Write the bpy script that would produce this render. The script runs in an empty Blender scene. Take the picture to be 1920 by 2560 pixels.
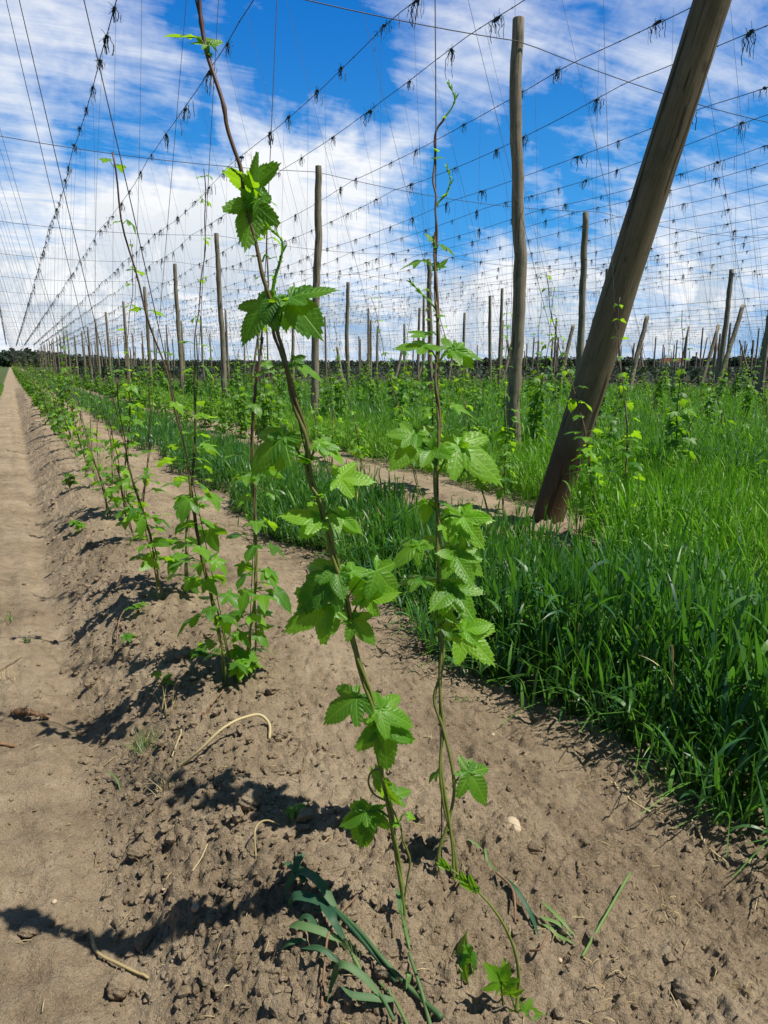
import bpy, math, random
import numpy as np
from mathutils import Vector
RS = np.random.RandomState(7)
random.seed(7)
scene = bpy.context.scene
COL = scene.collection

# ------------------------------------------------------------------ camera
F, CX, CY, H0 = 1707., 960., 1280., 1.6
PITCH, YAW = math.radians(12.1), math.radians(28.1724)
fw = np.array([math.sin(YAW)*math.cos(PITCH), math.cos(YAW)*math.cos(PITCH), -math.sin(PITCH)])
rt = np.array([math.cos(YAW), -math.sin(YAW), 0.]); up = np.cross(rt, fw)
CAM = np.array([0., 0., H0])
def ray(x, y): return fw + rt*(x-CX)/F + up*(CY-y)/F
def at(x, y, depth): return CAM + ray(x, y)*depth
def proj(P):
    d = np.asarray(P, float) - CAM; z = d@fw
    zz = np.where(np.abs(z) < 1e-6, 1e-6, z)
    return CX + F*(d@rt)/zz, CY - F*(d@up)/zz, z
def nrm(v): v = np.asarray(v, float); return v/(np.linalg.norm(v)+1e-12)

cam = bpy.data.cameras.new("camera"); co = bpy.data.objects.new("camera", cam); COL.objects.link(co)
cam.sensor_fit = 'VERTICAL'; cam.sensor_height = 36.; cam.lens = 36.*F/2560.
cam.clip_start = .02; cam.clip_end = 9000
from mathutils import Matrix
M = Matrix(((rt[0], up[0], -fw[0], 0), (rt[1], up[1], -fw[1], 0), (rt[2], up[2], -fw[2], H0), (0, 0, 0, 1)))
co.matrix_world = M
scene.camera = co

# ------------------------------------------------------------------ noise
def hsh(ix, iy, s=0):
    n = (ix.astype(np.int64)*374761393 + iy.astype(np.int64)*668265263 + s*974711) & 0xffffffff
    n = ((n ^ (n >> 13))*1274126177) & 0xffffffff
    n = ((n ^ (n >> 16))*2246822519) & 0xffffffff
    return ((n ^ (n >> 15)) & 0xffffff)/float(0xffffff)
def vn(x, y, s=0):
    ix, iy = np.floor(x), np.floor(y); fx, fy = x-ix, y-iy
    fx = fx*fx*fx*(fx*(fx*6-15)+10); fy = fy*fy*fy*(fy*(fy*6-15)+10)
    a, b, c, d = hsh(ix, iy, s), hsh(ix+1, iy, s), hsh(ix, iy+1, s), hsh(ix+1, iy+1, s)
    return (a*(1-fx)+b*fx)*(1-fy)+(c*(1-fx)+d*fx)*fy
def fbm(x, y, o=4, s=0):
    r = np.zeros_like(x, float); a = .5
    for i in range(o):
        r += a*(vn(x, y, s+i)-.5); x = x*2.03+3.1; y = y*2.03+1.7; a *= .5
    return r
def clods(x, y, s, dens, seed):
    """half-buried lumps: height field in units of the cell size"""
    px, py = x/s, y/s; ix, iy = np.floor(px), np.floor(py); h = np.zeros_like(px, float)
    for dx in (-1, 0, 1):
        for dy in (-1, 0, 1):
            cx, cy = ix+dx, iy+dy
            jx = cx+.15+.7*hsh(cx, cy, seed); jy = cy+.15+.7*hsh(cx, cy, seed+1)
            k = hsh(cx, cy, seed+2); R = .25+.45*hsh(cx, cy, seed+3)
            e = .7+.6*hsh(cx, cy, seed+4)
            d2 = ((px-jx)*e)**2+((py-jy)/e)**2
            v = np.sqrt(np.maximum(0, R*R-d2))
            h = np.maximum(h, np.where(k < dens, v, 0))
    return h
def sst(x, a, b):
    t = np.clip((x-a)/(b-a), 0, 1); return t*t*(3-2*t)
ROW0, PITCHX, HILL0, HILL = .88, 3.1, 1.42, 1.4
WZ = 6.3
def soil_z(x, y, fine=True, dy=None):
    x = np.asarray(x, float); y = np.asarray(y, float)
    k = np.round((x-ROW0)/PITCHX); u = x-ROW0-k*PITCHX
    wob = .10*fbm(y*.9, x*0+k*3.1, 2, 5)+.10*fbm(y*4.5, x*2.5+k*3.1, 3, 6)
    u2 = u+wob
    prof = .185*sst(u2, -.76, -.30)*(1-.74*sst(u2, .30, 1.05)) - .055*np.exp(-((u2+.80)/.11)**2)
    hill = .035*np.cos((y-HILL0)*2*math.pi/HILL)*np.exp(-(u/.35)**2)
    z = prof+hill
    z = np.where((k < 0) | (k > 3), z*.4, z)
    amp = .8+.3*sst(u2, -.88, -.6)
    z = z + .040*amp*fbm(x*3.2, y*3.2, 3, 11) + .030*fbm(x*8, y*8, 3, 21)*amp + .013*np.sin(y*2*math.pi/.17+2.*vn(x*6, y*3, 97))*sst(vn(x*2.5, y*1.3, 98), .25, .6)*np.exp(-((u2+1.12)/.22)**2)*np.where(k == 0, 1, 0) - .022*np.exp(-((u2+1.02)/.06)**2)*sst(vn(x*0+k, y*.7, 99), .2, .7)
    if fine:
        crumb = sst(u2, -.82, -.6)*(.60+.40*(1-sst(u2, -.1, .5)))+.22
        q = 1. if dy is None else np.clip(.012/dy, 0, 1)
        msk = .35+1.3*np.clip(vn(x*5, y*5, 77)-.25, 0, 1)
        z = z + clods(x+.03*fbm(x*14, y*14, 3, 91), y+.03*fbm(x*14+9, y*14, 3, 92), .085, .22, 31)*.085*.42*crumb*msk
        z = z + clods(x+.02*fbm(x*40, y*40, 2, 3), y, .036, .5, 41)*.036*.70*crumb*msk
        q2 = 1. if dy is None else np.clip(.008/dy, 0, 1)
        z = z + clods(x+.01*fbm(x*70, y*70, 2, 93), y, .016, .6, 51)*.016*1.25*crumb*q2*(.5+msk)
        # right of the crown: pitted, crusted surface
        pit = clods(x*1.0, y*.8, .05, .35, 61)*.05
        z = z - pit*.42*sst(u2, -.1, .4)
        z = z + .034*amp*fbm(x*24, y*24, 4, 71)*q + .019*(fbm(x*55, y*55, 3, 75))*q2*(.2+amp)
        r = fbm(x*6.5, y*6.5, 2, 81)
        z = z + .022*amp*np.maximum(0, .10-np.abs(r))*2.0*sst(u2, -.6, -.2)
    return z
def sz(x, y): return float(soil_z(np.array([x]), np.array([y]))[0])
def pg(x, y, lift=0.):
    """where a line of sight meets the soil"""
    d = ray(x, y); t = (0.1-H0)/d[2]
    for _ in range(25):
        p = CAM+d*t; t += (sz(p[0], p[1])-p[2])/d[2]*.7
    p = CAM+d*t; return np.array([p[0], p[1], sz(p[0], p[1])+lift])

# ------------------------------------------------------------------ mesh building
class MB:
    def __init__(s): s.v = []; s.q = []; s.t = []; s.a = []; s.uv = []; s.n = 0
    def add(s, v, quads=None, tris=None, tint=0., uv=None):
        v = np.asarray(v, float).reshape(-1, 3); m = len(v)
        if quads is not None and len(quads): s.q.append(np.asarray(quads, np.int64).reshape(-1, 4)+s.n)
        if tris is not None and len(tris): s.t.append(np.asarray(tris, np.int64).reshape(-1, 3)+s.n)
        s.v.append(v); s.a.append(np.broadcast_to(np.asarray(tint, float), (m,)).copy())
        s.uv.append(np.zeros((m, 2)) if uv is None else np.asarray(uv, float))
        s.n += m
    def mesh(s, name, mat, smooth=True):
        v = np.concatenate(s.v); q = np.concatenate(s.q) if s.q else np.zeros((0, 4), np.int64)
        t = np.concatenate(s.t) if s.t else np.zeros((0, 3), np.int64)
        me = bpy.data.meshes.new(name)
        me.vertices.add(len(v)); me.vertices.foreach_set('co', v.ravel().astype(np.float32))
        lp = np.concatenate([q.ravel(), t.ravel()]).astype(np.int32)
        me.loops.add(len(lp)); me.loops.foreach_set('vertex_index', lp)
        nf = len(q)+len(t); me.polygons.add(nf)
        ls = np.concatenate([np.arange(len(q))*4, len(q)*4+np.arange(len(t))*3]).astype(np.int32)
        me.polygons.foreach_set('loop_start', ls)
        me.polygons.foreach_set('use_smooth', np.full(nf, smooth))
        at_ = me.attributes.new('tint', 'FLOAT', 'POINT'); at_.data.foreach_set('value', np.concatenate(s.a).astype(np.float32))
        uv = np.concatenate(s.uv)
        at2 = me.attributes.new('lc', 'FLOAT_VECTOR', 'POINT')
        at2.data.foreach_set('vector', np.c_[uv, np.zeros(len(uv))].ravel().astype(np.float32))
        me.update(calc_edges=True); me.materials.append(mat)
        return me
    def build(s, name, mat, parent=None, smooth=True, loc=None):
        if loc is not None:
            for v in s.v: v -= np.asarray(loc)
        o = bpy.data.objects.new(name, s.mesh(name, mat, smooth)); COL.objects.link(o)
        if loc is not None: o.location = loc
        if parent is not None: o.parent = parent
        return o
def tag(o, label=None, cat=None, group=None, kind=None):
    if label: o['label'] = label
    if cat: o['category'] = cat
    if group: o['group'] = group
    if kind: o['kind'] = kind
    return o
def empty(name, loc, label, cat, group=None):
    o = bpy.data.objects.new(name, None); COL.objects.link(o); o.location = loc; o.empty_display_size = .1
    return tag(o, label, cat, group)
def tube(mb, pts, rad, k=6, tint=0., cap=True, uvs=1.):
    pts = np.asarray(pts, float); n = len(pts); rad = np.broadcast_to(np.asarray(rad, float), (n,))
    T = np.gradient(pts, axis=0); T /= np.linalg.norm(T, axis=1)[:, None]+1e-12
    ref = np.array([0, 0, 1.]) if abs(T[0][2]) < .9 else np.array([1., 0, 0])
    A = np.zeros_like(pts); a = nrm(np.cross(T[0], ref))
    for i in range(n):
        a = a-T[i]*(a@T[i]); a = nrm(a); A[i] = a
    B = np.cross(T, A)
    th = np.arange(k)*2*math.pi/k
    V = pts[:, None]+rad[:, None, None]*(A[:, None]*np.cos(th)[None, :, None]+B[:, None]*np.sin(th)[None, :, None])
    i, j = np.meshgrid(np.arange(n-1), np.arange(k), indexing='ij'); j2 = (j+1) % k
    q = np.stack([i*k+j, i*k+j2, (i+1)*k+j2, (i+1)*k+j], -1).reshape(-1, 4)
    L = np.r_[0, np.cumsum(np.linalg.norm(np.diff(pts, axis=0), axis=1))]
    uv = np.stack([np.broadcast_to(th[None]/6.2832, (n, k)), np.broadcast_to(L[:, None], (n, k))], -1).reshape(-1, 2)
    V = V.reshape(-1, 3); tr = None
    tt = np.repeat(np.broadcast_to(np.asarray(tint, float), (n,)), k)
    if cap:
        V = np.r_[V, pts[:1], pts[-1:]]; uv = np.r_[uv, [[0, 0]], [[0, L[-1]]]]; tt = np.r_[tt, tt[:1], tt[-1:]]
        jj = np.arange(k); c0, c1 = n*k, n*k+1
        tr = np.r_[np.stack([np.full(k, c0), (jj+1) % k, jj], -1), np.stack([np.full(k, c1), (n-1)*k+jj, (n-1)*k+(jj+1) % k], -1)]
    mb.add(V, q, tr, tt, uv)
def spline(P, n):
    """Catmull-Rom through the points, n samples"""
    P = np.asarray(P, float); m = len(P)
    d = np.r_[0, np.cumsum(np.maximum(1e-6, np.linalg.norm(np.diff(P, axis=0), axis=1)))]
    t = np.linspace(0, d[-1], n)
    i = np.clip(np.searchsorted(d, t, 'right')-1, 0, m-2); h = (d[i+1]-d[i]); s = ((t-d[i])/h)[:, None]; h = h[:, None]
    Tn = np.gradient(P, d, axis=0)
    return (2*s**3-3*s**2+1)*P[i]+(s**3-2*s**2+s)*h*Tn[i]+(-2*s**3+3*s**2)*P[i+1]+(s**3-s**2)*h*Tn[i+1]
def ribbons(mb, C, side, W, tint):
    """C [N,S,3], side [N,3], W [N,S], tint [N]"""
    N, S = C.shape[:2]
    side = side[:, None, :] if side.ndim == 2 else side
    V = np.stack([C-side*W[..., None]*.5, C+side*W[..., None]*.5], 2).reshape(-1, 3)
    b = (np.arange(N)[:, None]*S+np.arange(S-1)[None])*2
    q = np.stack([b, b+1, b+3, b+2], -1).reshape(-1, 4)
    tn = tint if np.ndim(tint) == 2 else np.repeat(np.asarray(tint)[:, None], S, 1)
    mb.add(V, q, None, np.repeat(tn.ravel(), 2))
ICO_V, ICO_F = None, None
def ico(sub):
    import bmesh
    bm = bmesh.new(); bmesh.ops.create_icosphere(bm, subdivisions=sub, radius=1.)
    v = np.array([x.co[:] for x in bm.verts]); f = np.array([[x.index for x in p.verts] for p in bm.faces]); bm.free(); return v, f
ICO = {s: ico(s) for s in (1, 2, 3, 4)}

# ------------------------------------------------------------------ materials
class NT:
    def __init__(s, tree): s.t = tree; s.n = tree.nodes; s.l = tree.links
    def node(s, ty, **kw):
        n = s.n.new(ty)
        for k, v in kw.items(): setattr(n, k, v)
        return n
    def lk(s, a, b): s.l.new(a, b)
    def setin(s, inp, v):
        if hasattr(v, 'bl_idname') or isinstance(v, bpy.types.NodeSocket): s.lk(v, inp)
        else: inp.default_value = v
    def math(s, op, a, b=None, c=None, clamp=False):
        n = s.node('ShaderNodeMath', operation=op, use_clamp=clamp); s.setin(n.inputs[0], a)
        if b is not None: s.setin(n.inputs[1], b)
        if c is not None: s.setin(n.inputs[2], c)
        return n.outputs[0]
    def vmath(s, op, a, b=None, scale=None):
        n = s.node('ShaderNodeVectorMath', operation=op); s.setin(n.inputs[0], a)
        if b is not None: s.setin(n.inputs[1], b)
        if scale is not None: s.setin(n.inputs['Scale'], scale)
        return n.outputs['Value'] if op in ('DOT_PRODUCT', 'LENGTH') else n.outputs[0]
    def noise(s, vec, scale, detail=4, rough=.5, dist=0., out='Fac'):
        n = s.node('ShaderNodeTexNoise'); 
        if vec is not None: s.lk(vec, n.inputs['Vector'])
        n.inputs['Scale'].default_value = scale; n.inputs['Detail'].default_value = detail
        n.inputs['Roughness'].default_value = rough; n.inputs['Distortion'].default_value = dist
        return n.outputs[out]
    def ramp(s, fac, stops):
        n = s.node('ShaderNodeValToRGB'); s.lk(fac, n.inputs[0]); e = n.color_ramp.elements
        while len(e) < len(stops): e.new(.5)
        for i, (p, c) in enumerate(stops): e[i].position = p; e[i].color = (*c, 1) if len(c) == 3 else c
        return n.outputs[0]
    def mix(s, fac, a, b, ty='MIX'):
        n = s.node('ShaderNodeMix', data_type='RGBA', blend_type=ty)
        s.setin(n.inputs[0], fac); s.setin(n.inputs[6], a if not isinstance(a, tuple) else (*a, 1)); s.setin(n.inputs[7], b if not isinstance(b, tuple) else (*b, 1))
        return n.outputs[2]
    def maprange(s, v, a, b, c=0., d=1., smooth=True):
        n = s.node('ShaderNodeMapRange', interpolation_type='SMOOTHSTEP' if smooth else 'LINEAR')
        s.setin(n.inputs[0], v); n.inputs[1].default_value = a; n.inputs[2].default_value = b; n.inputs[3].default_value = c; n.inputs[4].default_value = d
        return n.outputs[0]
def newmat(name):
    m = bpy.data.materials.new(name); m.use_nodes = True; t = NT(m.node_tree)
    b = m.node_tree.nodes['Principled BSDF']; out = m.node_tree.nodes['Material Output']
    return m, t, b, out
def attr(t, name, o='Fac'): n = t.node('ShaderNodeAttribute', attribute_name=name); return n.outputs[o]

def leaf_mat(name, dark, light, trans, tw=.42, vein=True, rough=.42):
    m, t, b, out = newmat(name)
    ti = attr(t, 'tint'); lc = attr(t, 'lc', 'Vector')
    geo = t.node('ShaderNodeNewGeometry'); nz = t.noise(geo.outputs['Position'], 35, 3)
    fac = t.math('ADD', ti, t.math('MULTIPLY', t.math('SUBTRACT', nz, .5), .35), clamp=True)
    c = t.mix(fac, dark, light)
    if vein:
        sx = t.node('ShaderNodeSeparateXYZ'); t.lk(lc, sx.inputs[0])
        mid = t.maprange(sx.outputs[1], .008, .022, 1, 0)
        w = t.math('ABSOLUTE', t.math('SUBTRACT', t.math('FRACT', t.math('MULTIPLY', sx.outputs[0], 9.)), .5))
        sv = t.maprange(w, .40, .5, 0, .8)
        v = t.math('MAXIMUM', mid, sv)
        c = t.mix(t.math('MULTIPLY', v, .30), c, tuple(min(1, x*1.9+.03) for x in light))
        bn = t.node('ShaderNodeBump'); bn.inputs['Strength'].default_value = .5; bn.inputs['Distance'].default_value = .004
        t.lk(t.math('SUBTRACT', t.math('MULTIPLY', nz, .3), t.math('MULTIPLY', v, .5)), bn.inputs['Height']); t.lk(bn.outputs[0], b.inputs['Normal'])
    t.lk(c, b.inputs['Base Color']); b.inputs['Roughness'].default_value = rough
    b.inputs['Specular IOR Level'].default_value = .45
    tr = t.node('ShaderNodeBsdfTranslucent')
    tc = t.mix(fac, trans, tuple(min(1, x*1.35) for x in trans)); t.lk(tc, tr.inputs[0])
    mx = t.node('ShaderNodeMixShader'); mx.inputs[0].default_value = tw
    t.lk(b.outputs[0], mx.inputs[1]); t.lk(tr.outputs[0], mx.inputs[2]); t.lk(mx.outputs[0], out.inputs[0])
    return m
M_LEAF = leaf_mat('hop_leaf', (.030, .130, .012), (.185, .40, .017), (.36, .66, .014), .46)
M_LEAFF = leaf_mat('hop_leaf_far', (.040, .140, .012), (.14, .31, .018), (.26, .52, .012), vein=False, rough=.5)
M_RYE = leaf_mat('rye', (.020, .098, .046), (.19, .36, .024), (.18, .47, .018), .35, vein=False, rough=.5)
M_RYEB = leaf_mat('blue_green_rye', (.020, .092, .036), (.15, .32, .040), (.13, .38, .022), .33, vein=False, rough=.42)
M_WEED = leaf_mat('weed_green', (.03, .11, .012), (.10, .22, .02), (.14, .32, .02), .35, vein=False)
M_STRAW = leaf_mat('straw', (.34, .25, .11), (.55, .46, .24), (.4, .3, .12), .12, vein=False, rough=.6)
M_CUT = leaf_mat('cut_rye', (.022, .085, .042), (.17, .28, .07), (.06, .19, .035), .22, vein=False, rough=.6)

def stem_mat():
    m, t, b, out = newmat('bine')
    ti = attr(t, 'tint'); geo = t.node('ShaderNodeNewGeometry'); nz = t.noise(geo.outputs['Position'], 60, 3)
    f = t.math('ADD', ti, t.math('MULTIPLY', t.math('SUBTRACT', nz, .5), .35), clamp=True)
    c = t.ramp(f, [(0, (.16, .23, .035)), (.35, (.15, .16, .035)), (.6, (.14, .075, .035)), (1, (.085, .028, .028))])
    t.lk(c, b.inputs['Base Color']); b.inputs['Roughness'].default_value = .5
    bn = t.node('ShaderNodeBump'); bn.inputs['Strength'].default_value = .3; bn.inputs['Distance'].default_value = .002
    t.lk(nz, bn.inputs['Height']); t.lk(bn.outputs[0], b.inputs['Normal'])
    return m
M_STEM = stem_mat()
def soil_mat():
    m, t, b, out = newmat('soil')
    geo = t.node('ShaderNodeNewGeometry'); P = geo.outputs['Position']
    n1 = t.noise(P, 1.7, 4); n2 = t.noise(P, 14, 5, .6); n3 = t.noise(P, 140, 4, .65); n4 = t.noise(P, 420, 2)
    n5 = t.noise(P, 230, 3, .7)
    f = t.math('ADD', t.math('MULTIPLY', n1, .30), t.math('ADD', t.math('MULTIPLY', n2, .26), t.math('ADD', t.math('MULTIPLY', n3, .22), t.math('MULTIPLY', n5, .22))))
    soil = t.ramp(f, [(.36, (.125, .091, .055)), (.5, (.300, .230, .148)), (.64, (.47, .370, .248))])
    grit = t.maprange(n4, .66, .72, 0, .7)
    soil = t.mix(grit, soil, (.48, .38, .27))
    sx = t.node('ShaderNodeSeparateXYZ'); t.lk(P, sx.inputs[0])
    # weeds and stubble under the cover crop, and far fields
    nb = t.noise(P, .9, 4); 
    g1 = t.maprange(t.math('ADD', sx.outputs[0], t.math('MULTIPLY', nb, .5)), 5.2, 6.0, 0, 1)
    gl = t.maprange(t.math('ADD', t.math('MULTIPLY', sx.outputs[0], -1.), t.math('MULTIPLY', nb, .3)), .65, 1.0, 0, 1)
    fx = t.maprange(t.math('ADD', sx.outputs[0], t.math('MULTIPLY', nb, 1.5)), 33, 35, 0, 1)
    fy = t.math('MULTIPLY', t.maprange(sx.outputs[1], 70, 85, 0, 1), t.maprange(sx.outputs[0], 5, 9, 0, 1)); far = t.math('MAXIMUM', fx, fy)
    g = t.math('MAXIMUM', t.math('MAXIMUM', g1, gl), far)
    green = t.ramp(t.noise(P, 3.5, 5), [(.3, (.06, .055, .03)), (.5, (.05, .085, .02)), (.7, (.075, .13, .03))])
    green = t.mix(far, green, t.ramp(nb, [(.35, (.022, .019, .014)), (.65, (.026, .028, .014))]))
    c = t.mix(t.math('MULTIPLY', g, .95), soil, green)
    t.lk(c, b.inputs['Base Color']); b.inputs['Roughness'].default_value = .95; b.inputs['Specular IOR Level'].default_value = .15
    bn = t.node('ShaderNodeBump'); bn.inputs['Strength'].default_value = 1.; bn.inputs['Distance'].default_value = .012
    h = t.math('ADD', t.math('ADD', t.math('MULTIPLY', n3, .8), t.math('MULTIPLY', n4, .35)), t.math('MULTIPLY', t.noise(P, 55, 5, .7, .3), 1.4)); t.lk(h, bn.inputs['Height']); t.lk(bn.outputs[0], b.inputs['Normal'])
    return m
M_SOIL = soil_mat()
def wood_mat(name, base, dark, red=0.):
    m, t, b, out = newmat(name)
    tc = t.node('ShaderNodeTexCoord'); mp = t.node('ShaderNodeMapping'); t.lk(tc.outputs['Object'], mp.inputs[0]); mp.inputs['Scale'].default_value = (1, 1, .05)
    g = t.noise(mp.outputs[0], 60, 5, .6, .4); g2 = t.noise(tc.outputs['Object'], 2.2, 4, .6)
    mp2 = t.node('ShaderNodeMapping'); t.lk(tc.outputs['Object'], mp2.inputs[0]); mp2.inputs['Scale'].default_value = (1, 1, .3)
    g3 = t.noise(mp2.outputs[0], 7, 5, .6)
    f = t.math('ADD', t.math('MULTIPLY', g, .5), t.math('ADD', t.math('MULTIPLY', g2, .25), t.math('MULTIPLY', g3, .25)))
    c = t.ramp(f, [(.33, dark), (.52, base), (.7, tuple(x*1.45 for x in base))])
    moss = t.maprange(t.noise(tc.outputs['Object'], 5, 5, .65), .52, .68, 0, .45)
    c = t.mix(moss, c, (.085, .095, .055))
    if red:
        sx = t.node('ShaderNodeSeparateXYZ'); t.lk(tc.outputs['Object'], sx.inputs[0])
        z = t.math('ADD', sx.outputs[2], t.math('MULTIPLY', g2, .5))
        c = t.mix(t.maprange(z, .85, 1.25, red, 0), c, (.105, .058, .040))
        bp = t.maprange(t.noise(tc.outputs['Object'], 3.2, 3, .5), .62, .70, 0, .6)
        c = t.mix(t.math('MULTIPLY', bp, t.maprange(sx.outputs[2], 1.2, 2.2, 0, 1)), c, (.05, .04, .028))
    mp3 = t.node('ShaderNodeMapping'); t.lk(tc.outputs['Object'], mp3.inputs[0]); mp3.inputs['Scale'].default_value = (1, 1, .035)
    cr = t.noise(mp3.outputs[0], 26, 3, .5, .8)
    mp4 = t.node('ShaderNodeMapping'); t.lk(tc.outputs['Object'], mp4.inputs[0]); mp4.inputs['Scale'].default_value = (1, 1, .45); kn = t.maprange(t.noise(mp4.outputs[0], 5.5, 2, .5), .70, .76, 0, .75); c = t.mix(kn, c, tuple(x*.4 for x in dark))
    crack = t.maprange(cr, .60, .64, 0, .85)
    c = t.mix(crack, c, tuple(x*.35 for x in dark))
    t.lk(c, b.inputs['Base Color']); b.inputs['Roughness'].default_value = .82; b.inputs['Specular IOR Level'].default_value = .25
    bn = t.node('ShaderNodeBump'); bn.inputs['Strength'].default_value = .7; bn.inputs['Distance'].default_value = .008
    t.lk(t.math('SUBTRACT', g, t.math('MULTIPLY', crack, .8)), bn.inputs['Height']); t.lk(bn.outputs[0], b.inputs['Normal'])
    return m
M_WOOD = wood_mat('weathered_wood', (.27, .232, .165), (.135, .112, .080))
M_WOODL = wood_mat('treated_wood', (.205, .165, .098), (.115, .090, .054), .75)
def flat_mat(name, c, rough=.6, metal=0., var=.3, scale=40):
    m, t, b, out = newmat(name)
    tc = t.node('ShaderNodeTexCoord'); n = t.noise(tc.outputs['Object'], scale, 4, .6)
    t.lk(t.ramp(n, [(.3, tuple(x*(1-var) for x in c)), (.7, tuple(min(1, x*(1+var)) for x in c))]), b.inputs['Base Color'])
    b.inputs['Roughness'].default_value = rough; b.inputs['Metallic'].default_value = metal
    bn = t.node('ShaderNodeBump'); bn.inputs['Strength'].default_value = .4; bn.inputs['Distance'].default_value = .004
    t.lk(n, bn.inputs['Height']); t.lk(bn.outputs[0], b.inputs['Normal'])
    return m
M_WIRE = flat_mat('galvanised_wire', (.07, .07, .075), .55, .4)
M_STRING = flat_mat('climbing_wire', (.05, .042, .036), .6)
M_TWINE = flat_mat('old_twine', (.016, .040, .060), .7, 0, .8, 25)
M_STONE = flat_mat('pale_stone', (.44, .35, .23), .7, 0, .25, 30)
M_CLOD = flat_mat('dry_clod', (.22, .165, .12), .95, 0, .4, 60)
M_PEB = flat_mat('small_pebble', (.40, .28, .19), .8, 0, .4, 30)
M_TWIG = flat_mat('dry_twig', (.20, .115, .060), .8, 0, .35, 60)
M_FOREST = leaf_mat('forest_leaf', (.020, .042, .024), (.042, .072, .034), (.03, .07, .015), .2, vein=False, rough=.7)
M_WALL = flat_mat('render_wall', (.7, .66, .58), .9, 0, .1, 2)
M_ROOF = flat_mat('clay_roof', (.20, .085, .05), .85, 0, .25, 3)

# ------------------------------------------------------------------ ground
def build_ground():
    xs = np.r_[-1500, -600, -250, -110, -50, -25, -12, -6, -3.5, np.arange(-2.2, -.45, .06), np.arange(-.45, 2.55, .0068), np.arange(2.55, 6.2, .03),
               np.arange(6.3, 18, .3), 20, 25, 32, 45, 70, 120, 220, 420, 800, 1600, 3000]
    ys = [.5]
    while ys[-1] < 70: ys.append(ys[-1]+max(.0045, .0056*ys[-1]))
    ys = np.r_[-60, -20, -8, -3, -1, -.3, .1, .3, np.array(ys), 80, 95, 120, 160, 230, 340, 520, 800, 1300, 2200, 3500]
    X, Y = np.meshgrid(xs, ys); dY = np.gradient(ys)[:, None]*np.ones_like(X); dX = np.gradient(xs)[None]*np.ones_like(X)
    Z = soil_z(X, Y, True, np.maximum(dY, dX)); fade = 1-sst(np.hypot(X, Y), 40, 70); Z = Z*fade
    ny, nx = X.shape; mb = MB()
    i, j = np.meshgrid(np.arange(ny-1), np.arange(nx-1), indexing='ij'); b = i*nx+j
    mb.add(np.stack([X, Y, Z], -1).reshape(-1, 3), np.stack([b, b+1, b+nx+1, b+nx], -1).reshape(-1, 4))
    tag(mb.build('ground', M_SOIL), kind='structure')
build_ground()

# ------------------------------------------------------------------ hop leaves
def leaf_arrays(nr, nth, lobes, serr, rs, droop=.25, fold=.18, pleat=.012, wav=.03):
    """unit-length leaf: base at origin, tip +Y, face +Z. Returns verts, quads, lobe coords"""
    th = np.linspace(-math.radians(158), math.radians(158), nth)
    r = np.zeros(nth); li = np.zeros(nth, int)
    for k, (a, L, sg) in enumerate(lobes):
        ph = np.abs(th-math.radians(a)); v = L*np.exp(-(ph/math.radians(sg))**1.25)
        li = np.where(v > r, k, li); r = np.maximum(r, v)
    r = np.maximum(r, .16)
    if serr:
        s = th*0
        ang = np.array([math.radians(l[0]) for l in lobes])[li]
        a = r*np.cos(th-ang); s = (a*11) % 1.
        r = r*(1-serr*s+serr*.4)
    rho = np.linspace(0, 1, nr+1)[1:]**.85
    R = rho[:, None]*r[None]
    x = R*np.sin(th); y = R*np.cos(th)
    ang = np.array([math.radians(l[0]) for l in lobes])[li][None]
    a = R*np.cos(th[None]-ang); b = np.abs(R*np.sin(th[None]-ang))
    u = a-.75*b
    tri = np.abs(((u*9) % 1.)-.5)
    z = fold*b*(1-.4*b) - droop*(R**2) + pleat*(tri-.25)*4*np.minimum(1, b*9)*np.minimum(1, (1-rho[:, None])*4+.3)
    z += wav*rho[:, None]**2*np.sin(th*5+rs.rand()*6)
    V = np.r_[[[0, 0, 0]], np.stack([x, y, z], -1).reshape(-1, 3)]
    lc = np.r_[[[0, 0]], np.stack([u, b], -1).reshape(-1, 2)]
    i, j = np.meshgrid(np.arange(nr-1), np.arange(nth-1), indexing='ij'); bb = 1+i*nth+j
    q = np.stack([bb, bb+1, bb+nth+1, bb+nth], -1).reshape(-1, 4)
    jj = np.arange(nth-1); t = np.stack([np.zeros(nth-1, int), 2+jj, 1+jj], -1)[:, ::-1]
    return V, q[:, ::-1], t, lc
L5 = [(0, 1., 42), (-55, .80, 39), (55, .80, 39), (-112, .50, 38), (112, .50, 38)]
L3 = [(0, 1., 47), (-64, .70, 42), (64, .70, 42), (-122, .40, 40), (122, .40, 40)]
L1 = [(0, 1., 54), (-84, .52, 50), (84, .52, 50), (-132, .38, 36), (132, .38, 36)]
def frame(T, N):
    y = nrm(T); z = N-y*(N@y); z = nrm(z); x = np.cross(y, z); return np.stack([x, y, z])
def leaf_into(mb, arr, O, T, N, size, tint, wide=1.):
    V, q, t, lc = arr; Fm = frame(T, N)
    mb.add(O+((V*np.array([wide, 1, 1]))@Fm)*size, q, t, tint, lc)

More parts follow.
